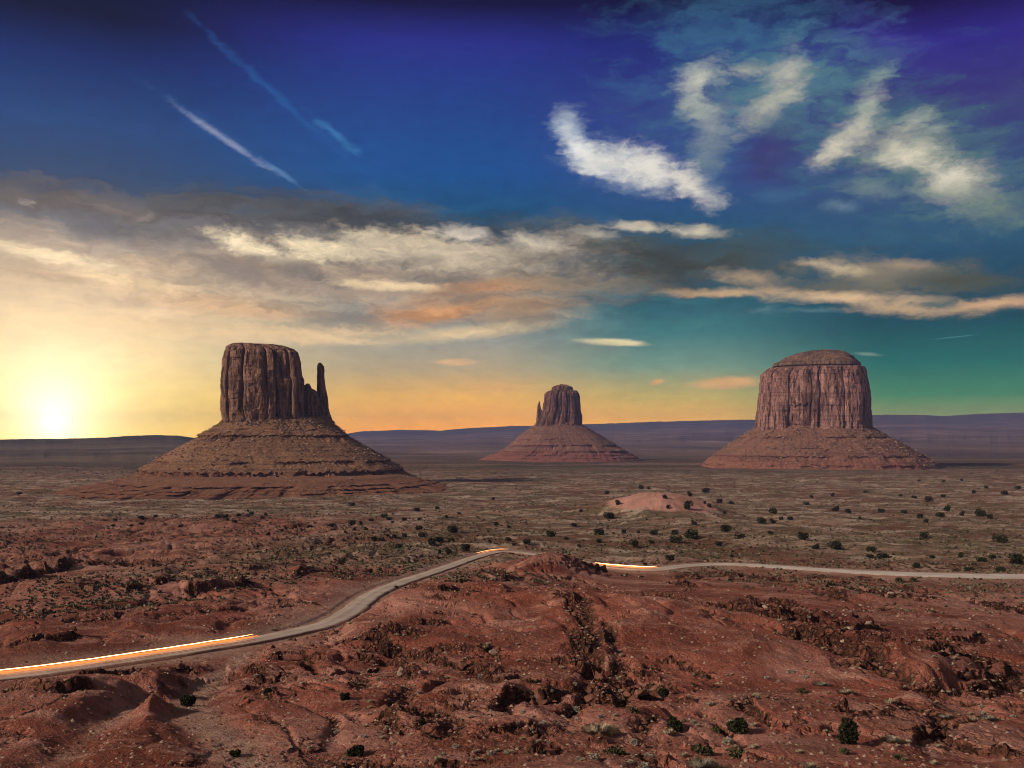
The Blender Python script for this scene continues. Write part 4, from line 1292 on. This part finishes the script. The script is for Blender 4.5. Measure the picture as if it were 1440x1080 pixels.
# ------------------------------------------------------------------ plants and stones
def hits(pts):
    """ground spots seen under many bearings and depressions"""
    pts = np.array(pts, float)
    a = (pts[:, 0] - 720.0) / F
    tt = (pts[:, 1] - HZ) / F
    out = np.zeros((len(pts), 3))
    for i0 in range(0, len(pts), 150):
        a_, t_ = a[i0:i0 + 150, None], tt[i0:i0 + 150, None]
        Y = np.geomspace(75, 5200, 900)[None, :] * np.ones_like(a_)
        g = height((a_ * Y).ravel(), Y.ravel()).reshape(Y.shape)
        ok = (-t_ * Y) <= g
        k = np.where(ok.any(1), ok.argmax(1), Y.shape[1] - 1)
        k0 = np.maximum(k - 1, 0)
        i = np.arange(len(k))
        e0 = (-t_ * Y - g)[i, k0]
        e1 = (-t_ * Y - g)[i, k]
        f = np.clip(e0 / np.maximum(e0 - e1, 1e-6), 0, 1)
        Yh = Y[i, k0] + (Y[i, k] - Y[i, k0]) * f
        out[i0:i0 + 150, 0] = a_[:, 0] * Yh
        out[i0:i0 + 150, 1] = Yh
    out[:, 2] = height(out[:, 0], out[:, 1])
    return out


def leaf_mat(name, c1, c2, scale=3.0):
    m, N, b = new_mat(name, 0.9, 0.1)
    p = N.n('ShaderNodeTexCoord').outputs['Object']
    rnd = N.n('ShaderNodeObjectInfo').outputs['Random']
    n1 = N.noise(p, scale, 3, 0.6)
    col = N.mix(N.mr(n1, 0.35, 0.65), c4(*c1), c4(*c2))
    col = N.mix(N.math('MULTIPLY', rnd, 0.5), col, c4(*[(u + v) * 0.42 for u, v in zip(c1, c2)]))
    N.put(b.inputs['Base Color'], col)
    return m


M_JUN = leaf_mat('juniper foliage', (0.022, 0.027, 0.015), (0.052, 0.058, 0.030), 2.0)
M_SAGE = leaf_mat('sagebrush foliage', (0.060, 0.065, 0.035), (0.12, 0.115, 0.07), 3.0)
M_TUFT = leaf_mat('dry pale grass', (0.36, 0.315, 0.235), (0.56, 0.50, 0.40), 4.0)
M_GREY = leaf_mat('silver grey brush', (0.27, 0.25, 0.215), (0.46, 0.43, 0.37), 4.0)
M_BARK = new_mat('juniper bark')[0]
M_BARK.node_tree.nodes['Principled BSDF'].inputs['Base Color'].default_value = (0.07, 0.05, 0.04, 1)


def leaves(n, lobes, size, seed, flat=0.0):
    """leaf sprays scattered through the shells of several lobes: (cx, cy, cz, rx, ry, rz)"""
    rg = np.random.default_rng(seed)
    lob = np.array(lobes, float)
    wgt = lob[:, 3] * lob[:, 4] + lob[:, 3] * lob[:, 5]
    k = rg.choice(len(lob), n, p=wgt / wgt.sum())
    d = rg.normal(size=(n, 3))
    d /= np.linalg.norm(d, axis=1)[:, None]
    r = rg.uniform(0.45, 1.0, n) ** 0.5 * rg.uniform(0.85, 1.12, n)
    c = lob[k, :3] + d * r[:, None] * lob[k, 3:6]
    c[:, 2] = np.maximum(c[:, 2], 0.03)
    out = d + rg.normal(size=(n, 3)) * 0.7
    out /= np.linalg.norm(out, axis=1)[:, None]
    side = np.cross(out, rg.normal(size=(n, 3)))
    side /= np.linalg.norm(side, axis=1)[:, None]
    sz = size * rg.uniform(0.6, 1.4, n)
    a = c - side * (sz * 0.5)[:, None]
    b = c + side * (sz * 0.5)[:, None]
    t1 = c + out * sz[:, None] + side * (sz * 0.22)[:, None]
    t2 = c + out * sz[:, None] - side * (sz * 0.22)[:, None]
    V = np.stack([a, b, t1, t2], 1).reshape(-1, 3)
    Fq = np.arange(4 * n).reshape(n, 4)
    return V, Fq


def blades(n, rad, hgt, seed, w=0.03):
    rg = np.random.default_rng(seed)
    an = rg.uniform(0, 2 * np.pi, n)
    rr = rad * 0.55 * np.sqrt(rg.uniform(0, 1, n))
    base = np.stack([rr * np.cos(an), rr * np.sin(an), np.zeros(n) - 0.03], 1)
    lean = rg.uniform(0.1, 1.0, n)
    an2 = an + rg.normal(0, 0.5, n)
    hh = hgt * rg.uniform(0.5, 1.05, n) * (1.15 - 0.45 * lean)
    tip = base + np.stack([np.cos(an2) * lean * rad, np.sin(an2) * lean * rad, hh], 1)
    sd_ = np.stack([-np.sin(an2), np.cos(an2), np.zeros(n)], 1) * (w * rg.uniform(0.6, 1.3, n))[:, None]
    mid_ = (base + tip) / 2 + np.array([0, 0, 0.12]) * hgt
    V = np.stack([base - sd_, base + sd_, mid_ + sd_ * 0.8, tip, mid_ - sd_ * 0.8], 1).reshape(-1, 3)
    return V, np.arange(5 * n).reshape(n, 5)


def lumpy(seed, n, h, w, spread=1.0, fat=1.0):
    rg = np.random.default_rng(seed)
    L = []
    for _ in range(n):
        an, r = rg.uniform(0, 6.28), rg.uniform(0.1, 0.32) * w * spread
        s = rg.uniform(0.20, 0.36) * fat
        cz = rg.uniform(0.22, 0.74) * h
        L.append((math.cos(an) * r, math.sin(an) * r, cz, s * w, s * w, min(s * w * rg.uniform(0.8, 1.2), max(0.2, h - cz))))
    return L


# far junipers: unit width prototypes
JUN = []
for i in range(7):
    V_, F_ = leaves(620, lumpy(100 + i, 7 + i % 4, 0.62 + 0.07 * i, 1.0 + 0.1 * (i % 3), 1.1, 0.86), 0.105, 200 + i)
    JUN.append(mesh_np('juniper', V_, [F_]))
    JUN[-1].materials.append(M_JUN)
SHR = []
for i in range(4):
    V_, F_ = leaves(260, lumpy(150 + i, 6, 0.5, 1.0), 0.15, 250 + i)
    SHR.append(mesh_np('shrub', V_, [F_]))
    SHR[-1].materials.append(M_SAGE)

JUNIPERS = [(495, 711, 8), (586, 718, 8), (540, 728, 8), (522, 733, 7), (627, 728, 7), (646, 723, 6), (547, 731, 7), (552, 735, 5), (495, 738, 9), (467, 740, 8), (507, 737, 6), (435, 741, 7),
            (415, 743, 6), (396, 747, 5), (377, 753, 7), (369, 729, 5), (374, 725, 5), (589, 745, 9), (594, 755, 10), (636, 749, 14), (616, 762, 15), (607, 767, 12), (698, 739, 7), (716, 743, 6),
            (689, 764, 6), (655, 775, 13), (631, 777, 10), (617, 778, 9), (560, 771, 9), (536, 761, 8), (569, 755, 8), (555, 756, 8), (545, 755, 4), (526, 760, 9), (486, 750, 5), (498, 746, 5),
            (515, 745, 5), (506, 752, 4), (715, 761, 9), (634, 762, 9), (590, 731, 6), (615, 716, 7), (557, 828, 6), (569, 732, 7), (694, 703, 5),
            (854, 695, 7), (869, 710, 9), (817, 720, 6), (856, 729, 14), (807, 740, 8), (842, 752, 15), (775, 755, 12), (877, 750, 7), (898, 750, 5), (919, 752, 11), (797, 759, 7), (842, 763, 8),
            (740, 764, 10), (723, 767, 6), (814, 769, 5), (892, 770, 14), (917, 764, 9), (949, 752, 9), (950, 763, 14), (972, 757, 18), (976, 738, 8), (968, 716, 14), (991, 708, 5), (997, 713, 8),
            (1012, 708, 9), (1029, 709, 8), (1021, 748, 14), (1019, 723, 6), (1041, 757, 12), (1010, 767, 9), (1072, 736, 13), (940, 715, 7), (942, 788, 11), (970, 698, 8), (935, 701, 8), (907, 795, 6),
            (902, 687, 8), (912, 688, 5), (1030, 783, 7), (992, 693, 10),
            (1087, 722, 13), (1087, 736, 9), (1099, 731, 7), (1111, 731, 8), (1084, 752, 7), (1129, 759, 15), (1147, 772, 11), (1175, 772, 19), (1141, 701, 6), (1171, 698, 6), (1134, 710, 7),
            (1175, 719, 10), (1192, 721, 9), (1209, 730, 5), (1240, 721, 9), (1271, 722, 8), (1286, 701, 7), (1266, 698, 5), (1332, 719, 10), (1321, 727, 14), (1353, 725, 8), (1380, 726, 16),
            (1392, 730, 9), (1294, 729, 9), (1302, 735, 7), (1299, 757, 12), (1407, 763, 16), (1225, 776, 14), (1240, 786, 16), (1224, 784, 9), (1311, 785, 7), (1351, 784, 9), (1395, 786, 10),
            (1380, 790, 12), (1362, 802, 13), (1407, 804, 12), (1431, 793, 22), (1370, 694, 8), (1412, 696, 9), (1327, 678, 5), (1292, 677, 4), (1352, 676, 5), (1326, 699, 7), (1306, 705, 10),
            (1432, 688, 9), (1387, 687, 6), (1217, 693, 5), (1289, 799, 11), (1166, 823, 8),
            (199, 730, 9), (219, 727, 6), (159, 740, 6), (185, 740, 5), (199, 738, 6), (307, 728, 9), (336, 726, 6), (330, 735, 7), (254, 741, 6), (317, 728, 8), (320, 732, 5), (27, 695, 6),
            (162, 733, 6), (349, 719, 4), (353, 724, 6)]
GREEN = [(1286, 818, 10), (1266, 819, 12), (1005, 1029, 12), (867, 1058, 20), (1039, 1062, 24), (985, 1060, 25), (1187, 1060, 14), (1265, 1068, 14), (890, 1002, 14), (1126, 974, 12)]
UNIQUE = {(1175, 772): 'widest dark juniper on the pink sandy slope above the pale road', (616, 762): 'broad dark juniper of the touching pair above the road bend', (607, 767): 'narrower dark juniper of the touching pair above the road bend',
          (655, 775): 'dark juniper nearest the end of the road bend', (557, 828): 'single small dark bush at the near edge of the road bend', (892, 770): 'tall dark juniper below the pink sand mound, near the light streak',
          (972, 757): 'wide dark juniper clump right below the pink sand mound', (856, 729): 'dark juniper clump at the left foot of the pink sand mound', (968, 716): 'dark juniper at the upper right of the pink sand mound',
          (1431, 793): 'widest dark juniper at the right frame edge beyond the road', (1166, 823): 'single dark bush on the near side of the pale road at right', (942, 788): 'dark juniper just above the curve of the pale road',
          (940, 715): 'tiny dark bush standing on top of the pink sand mound', (27, 695): 'lone dark juniper at the far left below the terraces', (219, 727): 'small dark juniper standing tall on the orange flat at left',
          (1147, 772): 'dark juniper just left of the widest one above the pale road', (775, 755): 'dark juniper on bare slope between road bend and sand mound', (842, 752): 'biggest dark juniper between the road bend and the sand mound'}


def region(px, py, w):
    size = 'large' if w >= 12 else ('small' if w <= 6 else 'middling')
    if px < 365:
        r = ('on the orange brown flat below the left butte', 'junipers on the flat below the left butte')
    elif px < 730:
        r = ('on the grey plain beyond the road bend', 'junipers on the plain beyond the road bend')
    elif px < 1050:
        r = ('scattered around the pink sand mound', 'junipers around the pink sand mound')
    elif py > 770:
        r = ('close behind the pale road at right', 'junipers behind the pale road')
    else:
        r = ('on the olive plain below the right butte', 'junipers on the plain below the right butte')
    return '%s dark juniper %s' % (size, r[0]), '%s %s' % (size, r[1])


def place(kind, protos, items, lab, cat, sink=0.06, hs=(0.85, 1.15)):
    P = hits([(i[0], i[1]) for i in items])
    for (px, py, w), p in zip(items, P):
        o = bpy.data.objects.new(kind, random.choice(protos))
        COL.objects.link(o)
        sc = w * p[1] / F * (0.9 if kind == 'juniper' else 1.0)
        o.location = (p[0], p[1], p[2] - sink * sc)
        o.rotation_euler = (0, 0, random.uniform(0, 6.28))
        o.scale = (sc * 1.05, sc * 1.05, sc * random.uniform(*hs))
        l, g = lab(px, py, w)
        tag(o, UNIQUE.get((px, py), l), cat, g)


place('juniper', JUN, JUNIPERS, region, 'juniper')
place('green_shrub', SHR, GREEN, lambda x, y, w: (('low green shrub at the near edge of the pale road' if y < 900 else 'low green shrub on the red foreground soil'),
                                                 ('green shrubs at the road edge' if y < 900 else 'green shrubs in the foreground')), 'shrub')


# the near junipers have a trunk and limbs of their own
def near_juniper(px, py, w, h, label, seed, lob=None):
    p = hits([(px, py)])[0]
    sc = p[1] / F
    W_, H_ = w * sc * 0.88, h * sc * 0.92
    t = empty('juniper', (p[0], p[1], p[2] - 0.05), label, 'juniper')
    rg = random.Random(seed)
    if lob is None:
        L = lumpy(seed, 9, H_ / W_ * 0.9, 1.05, 1.35, 0.72)
        L = [tuple(v * W_ for v in q) for q in L]
    else:
        L = [(a * W_, b * W_, c * H_, d * W_, d * W_, e * H_) for a, b, c, d, e in lob]
    V, Fq = leaves(2400, L, 0.095 * W_, seed)
    link('crown', mesh_np('crown', V, [Fq]), M_JUN, t)
    TV, TF = [], []
    def limb(a, b, r0, r1):
        a, b = Vector(a), Vector(b)
        d = (b - a).normalized()
        s = d.orthogonal().normalized()
        u = d.cross(s)
        base = len(TV)
        for q, r in ((a, r0), (a.lerp(b, 0.5) + s * r0 * 0.5, (r0 + r1) / 2), (b, r1)):
            for k in range(7):
                an = k * 6.283 / 7
                TV.append(q + s * r * math.cos(an) + u * r * math.sin(an))
        for rr in range(2):
            for k in range(7):
                TF.append((base + rr * 7 + k, base + rr * 7 + (k + 1) % 7, base + rr * 7 + 7 + (k + 1) % 7, base + rr * 7 + 7 + k))
    limb((0, 0, -0.1), (0.03 * W_, 0, 0.35 * H_), 0.07 * W_, 0.05 * W_)
    for q in L[:6]:
        limb((0.02 * W_, 0, rg.uniform(0.12, 0.32) * H_), (q[0], q[1], q[2]), 0.035 * W_, 0.015 * W_)
    link('trunk', mesh_np('trunk', np.array([tuple(v) for v in TV]), [np.array(TF)]), M_BARK, t, smooth=True)


near_juniper(1192, 1046, 30, 40, 'upright dark juniper, tallest bush of the red foreground at right', 401,
             [(-0.12, 0, 0.80, 0.20, 0.20), (0.22, 0.05, 0.66, 0.26, 0.20), (-0.15, 0.1, 0.52, 0.26, 0.20), (0.16, -0.1, 0.40, 0.30, 0.20), (-0.16, 0, 0.24, 0.32, 0.20), (0.22, 0.1, 0.20, 0.32, 0.18), (0, 0, 0.6, 0.2, 0.25)])
near_juniper(946, 1026, 28, 21, 'rounded dark bush left of two on the red foreground slope', 402)
near_juniper(1038, 1028, 32, 19, 'low wide dark bush right of two on the red foreground slope', 403)
near_juniper(932, 981, 17, 21, 'upright dark bush beside the rubble chute in the foreground', 404)
near_juniper(502, 1062, 23, 18, 'dark bush below the cracked ledge at lower left of centre', 405)
near_juniper(265, 992, 23, 17, 'dark bush among dark rubble in the lower left', 406)
near_juniper(753, 961, 15, 10, 'small dark bush on bare red soil in the centre foreground', 407)
near_juniper(485, 984, 14, 12, 'small dark bush under the thin rock ledge', 408)
near_juniper(593, 1018, 10, 8, 'tiny dark bush below the ledge in the foreground', 409)
near_juniper(378, 974, 10, 8, 'tiny dark bush on the brown slope left of the ledge', 410)
near_juniper(330, 1064, 14, 10, 'tiny dark bush beside the pink slab at the lower left', 411)

# dry grass tufts and silver brush in the foreground
TUF = []
for i in range(5):
    if i < 3:
        V_, F_ = blades(170, 0.55, 0.62, 300 + i, 0.028)
    else:
        V_, F_ = leaves(800, lumpy(330 + i, 11, 0.55, 0.85), 0.08, 340 + i)
    TUF.append(mesh_np('grass_tuft', V_, [F_]))
    TUF[-1].materials.append(M_TUFT if i < 3 else M_GREY)
BIG = []
for i in range(2):
    V_, F_ = blades(700, 0.5, 0.36, 360 + i, 0.009)
    BIG.append(mesh_np('grass_tuft', V_, [F_]))
    BIG[-1].materials.append((M_GREY, M_TUFT)[i])
TUFTS = [(845, 1030, 42), (891, 1047, 14), (940, 1032, 15), (989, 1080, 40), (907, 1082, 19), (810, 1000, 12), (999, 992, 12), (1067, 980, 10), (836, 1067, 15), (1024, 1046, 16),
         (1156, 964, 20), (1190, 975, 20), (1252, 990, 14), (1331, 1010, 20), (1367, 1014, 16), (1390, 1012, 22), (1254, 1043, 26), (1136, 1080, 25), (1112, 1019, 13), (1112, 947, 11), (1132, 954, 9),
         (715, 1060, 14), (640, 1052, 13), (690, 1062, 11), (1060, 1052, 11), (790, 940, 8), (775, 972, 8)]
_rg = random.Random(5)
RND = []
while len(RND) < 265:
    x_, y_ = _rg.uniform(360, 1430), _rg.uniform(850, 1075)
    if mnoise.noise(Vector((x_ / 90, y_ / 60, 2))) > -0.12:
        RND.append((x_, y_, _rg.choice((3.6, 4.5, 5.5, 6.5, 8.5)) * (0.7 + (y_ - 850) / 400)))
def tuft_lab(x, y, w):
    u = {845: 'widest lavender grey brush clump in the centre foreground', 989: 'wide pale grass tuft cut by the bottom edge of the frame', 1254: 'pale tuft with a dark green base right of the upright juniper',
         1331: 'pale tuft leftmost of three along the lower right ledge', 1367: 'pale tuft in the middle of three along the lower right ledge', 1390: 'pale tuft rightmost of three along the lower right ledge',
         940: 'pale grass tuft at the foot of the rounded dark bush'}.get(int(x))
    if u:
        return u, 'tufts in the foreground'
    if y < 940:
        return 'small pale tuft on the far red slope below the road', 'small tufts on the far red slope'
    if x < 700:
        return 'small pale tuft on red soil in the lower left half', 'small tufts in the lower left half'
    return 'small pale tuft on red soil in the lower right half', 'small tufts in the lower right half'
place('grass_tuft', BIG, [q for q in TUFTS if q[2] >= 20], tuft_lab, 'grass tuft', 0.04, (0.8, 1.1))
place('grass_tuft', TUF, [q for q in TUFTS if q[2] < 20] + RND, tuft_lab, 'grass tuft', 0.04, (0.8, 1.1))


# stones
def rock_mesh(name, seed, n=14):
    rg = np.random.default_rng(seed)
    import bmesh
    bm = bmesh.new()
    for _ in range(n):
        d = rg.normal(size=3)
        d /= np.linalg.norm(d)
        bm.verts.new(Vector(d * np.array([0.5, 0.42, 0.33]) * rg.uniform(0.85, 1.1)))
    bmesh.ops.convex_hull(bm, input=bm.verts)
    for v in [v for v in bm.verts if not v.link_faces]:
        bm.verts.remove(v)
    bmesh.ops.bevel(bm, geom=list(bm.edges), offset=0.035, segments=1, affect='EDGES')
    me = bpy.data.meshes.new(name)
    bm.to_mesh(me)
    bm.free()
    return me


BOU = [rock_mesh('boulder', 500 + i) for i in range(6)]
for b_ in BOU:
    b_.materials.append(M_ROCK)
BOP = [rock_mesh('pale_boulder', 520 + i) for i in range(3)]
for b_ in BOP:
    b_.materials.append(M_PALE)

# candidate spots over the near slope, kept where broken rock crops out
_N = 110000
_a = rng.uniform(-29.5, 29.5, _N)
_t = rng.uniform(0.105, 0.34, _N)
_D = np.interp(-_t, -(-base_z(np.geomspace(70, 700, 4000)) / np.geomspace(70, 700, 4000))[::1], np.geomspace(70, 700, 4000))
_x, _y = _D * np.sin(np.radians(_a)), _D * np.cos(np.radians(_a))
_z, _red, _led, _mo, _rd = height(_x, _y, True)
_keep = (_rd > 4.6) & (rng.uniform(0, 1, _N) < 0.30 + 0.7 * _led)
_x, _y, _z, _led, _D = (v[_keep] for v in (_x, _y, _z, _led, _D))
order = np.argsort(-_led[:6000] + 0.3 * rng.uniform(0, 1, len(_led[:6000])))
used = order[:170]
for q, i in enumerate(used):
    pale = q % 6 == 5
    o = bpy.data.objects.new('pale_boulder' if pale else 'boulder', random.choice(BOP if pale else BOU))
    COL.objects.link(o)
    s_ = random.uniform(0.9, 2.4) * (0.75 + _D[i] / 600)
    o.location = (_x[i], _y[i], _z[i] + 0.12 * s_)
    o.rotation_euler = (random.uniform(-0.5, 0.5), random.uniform(-0.5, 0.5), random.uniform(0, 6.28))
    o.scale = (s_, s_ * random.uniform(0.7, 1), s_ * random.uniform(0.7, 1.1))
    side = 'left' if _x[i] < 0 else 'right'
    far = 'near the road' if _D[i] > 220 else 'low in the foreground'
    c_ = 'pale weathered' if pale else 'red brown'
    tag(o, '%s boulder in broken rock %s, %s half' % (c_, far, side), 'boulder', '%s boulders %s, %s half' % (c_, far, side))


_rest = np.setdiff1d(np.arange(len(_x)), used)
_r1, _r2 = _rest[rng.uniform(0, 1, len(_rest)) < 0.62], None
_r2 = np.setdiff1d(_rest, _r1)
_sz = lambda i: (0.16 + 0.8 * rng.uniform(0, 1, len(i)) ** 4.0) * (0.6 + _D[i] / 320)
scatter_stones('rubble', _x[_r1], _y[_r1], _z[_r1], _sz(_r1), M_ROCK, 1)
scatter_stones('gravel', _x[_r2], _y[_r2], _z[_r2], _sz(_r2) * 0.8, M_PALE, 2)


# low brush covering the plain
def scatter_brush():
    rg = np.random.default_rng(77)
    n = 90000
    a = np.radians(rg.uniform(-30, 30, n))
    t = rg.uniform(0.0215, 0.165, n)
    Dg = np.geomspace(180, 3400, 6000)
    D = np.interp(-t, -(-base_z(Dg) / Dg), Dg)
    x, y = D * np.sin(a), D * np.cos(a)
    dens = fbm(x / 70, y / 110, 3, 201) + 0.35 * fbm(x / 18, y / 25, 2, 203)
    z, red, led, mo, rd = height(x, y, True)
    k = (rg.uniform(-0.45, 0.5, n) < dens - 0.35 * red) & (rd > 6.5) & (mo < 0.35)
    # not on the left butte's slopes
    k &= ~((np.hypot((x + 391) / 300, (y - 1620) / 300) < 1.05))
    x, y, z, D = x[k], y[k], z[k], D[k]
    n = len(x)
    s = (0.45 + 1.0 * rg.uniform(0, 1, n) ** 2) * (0.75 + D / 1500)
    m = 7
    d = rg.normal(size=(n, m, 3))
    d[:, :, 2] = np.abs(d[:, :, 2])
    d /= np.linalg.norm(d, axis=2)[:, :, None]
    c = d * s[:, None, None] * np.array([0.45, 0.45, 0.36])
    side = np.cross(d, rg.normal(size=(n, m, 3)))
    side /= np.linalg.norm(side, axis=2)[:, :, None]
    w = s[:, None, None] * 0.28
    P = np.stack([x, y, z], 1)[:, None, :]
    v = np.stack([P + c * 0.2 - side * w, P + c * 0.2 + side * w, P + c + d * w + side * w * 0.5, P + c + d * w - side * w * 0.5], 2).reshape(-1, 3)
    tag(link('sagebrush', mesh_np('sagebrush', v, [np.arange(len(v)).reshape(-1, 4)]), M_SAGE2), kind='stuff')


M_SAGE2, _N2, _b2 = new_mat('low sagebrush')
_p2 = _N2.n('ShaderNodeNewGeometry').outputs['Position']
_q2 = _N2.noise(_p2, 0.35, 3, 0.7)
_N2.put(_b2.inputs['Base Color'], _N2.mix(_N2.mr(_q2, 0.35, 0.65), c4(0.040, 0.042, 0.022), c4(0.24, 0.22, 0.155)))
scatter_brush()


# ------------------------------------------------------------------ glowing streaks along the road
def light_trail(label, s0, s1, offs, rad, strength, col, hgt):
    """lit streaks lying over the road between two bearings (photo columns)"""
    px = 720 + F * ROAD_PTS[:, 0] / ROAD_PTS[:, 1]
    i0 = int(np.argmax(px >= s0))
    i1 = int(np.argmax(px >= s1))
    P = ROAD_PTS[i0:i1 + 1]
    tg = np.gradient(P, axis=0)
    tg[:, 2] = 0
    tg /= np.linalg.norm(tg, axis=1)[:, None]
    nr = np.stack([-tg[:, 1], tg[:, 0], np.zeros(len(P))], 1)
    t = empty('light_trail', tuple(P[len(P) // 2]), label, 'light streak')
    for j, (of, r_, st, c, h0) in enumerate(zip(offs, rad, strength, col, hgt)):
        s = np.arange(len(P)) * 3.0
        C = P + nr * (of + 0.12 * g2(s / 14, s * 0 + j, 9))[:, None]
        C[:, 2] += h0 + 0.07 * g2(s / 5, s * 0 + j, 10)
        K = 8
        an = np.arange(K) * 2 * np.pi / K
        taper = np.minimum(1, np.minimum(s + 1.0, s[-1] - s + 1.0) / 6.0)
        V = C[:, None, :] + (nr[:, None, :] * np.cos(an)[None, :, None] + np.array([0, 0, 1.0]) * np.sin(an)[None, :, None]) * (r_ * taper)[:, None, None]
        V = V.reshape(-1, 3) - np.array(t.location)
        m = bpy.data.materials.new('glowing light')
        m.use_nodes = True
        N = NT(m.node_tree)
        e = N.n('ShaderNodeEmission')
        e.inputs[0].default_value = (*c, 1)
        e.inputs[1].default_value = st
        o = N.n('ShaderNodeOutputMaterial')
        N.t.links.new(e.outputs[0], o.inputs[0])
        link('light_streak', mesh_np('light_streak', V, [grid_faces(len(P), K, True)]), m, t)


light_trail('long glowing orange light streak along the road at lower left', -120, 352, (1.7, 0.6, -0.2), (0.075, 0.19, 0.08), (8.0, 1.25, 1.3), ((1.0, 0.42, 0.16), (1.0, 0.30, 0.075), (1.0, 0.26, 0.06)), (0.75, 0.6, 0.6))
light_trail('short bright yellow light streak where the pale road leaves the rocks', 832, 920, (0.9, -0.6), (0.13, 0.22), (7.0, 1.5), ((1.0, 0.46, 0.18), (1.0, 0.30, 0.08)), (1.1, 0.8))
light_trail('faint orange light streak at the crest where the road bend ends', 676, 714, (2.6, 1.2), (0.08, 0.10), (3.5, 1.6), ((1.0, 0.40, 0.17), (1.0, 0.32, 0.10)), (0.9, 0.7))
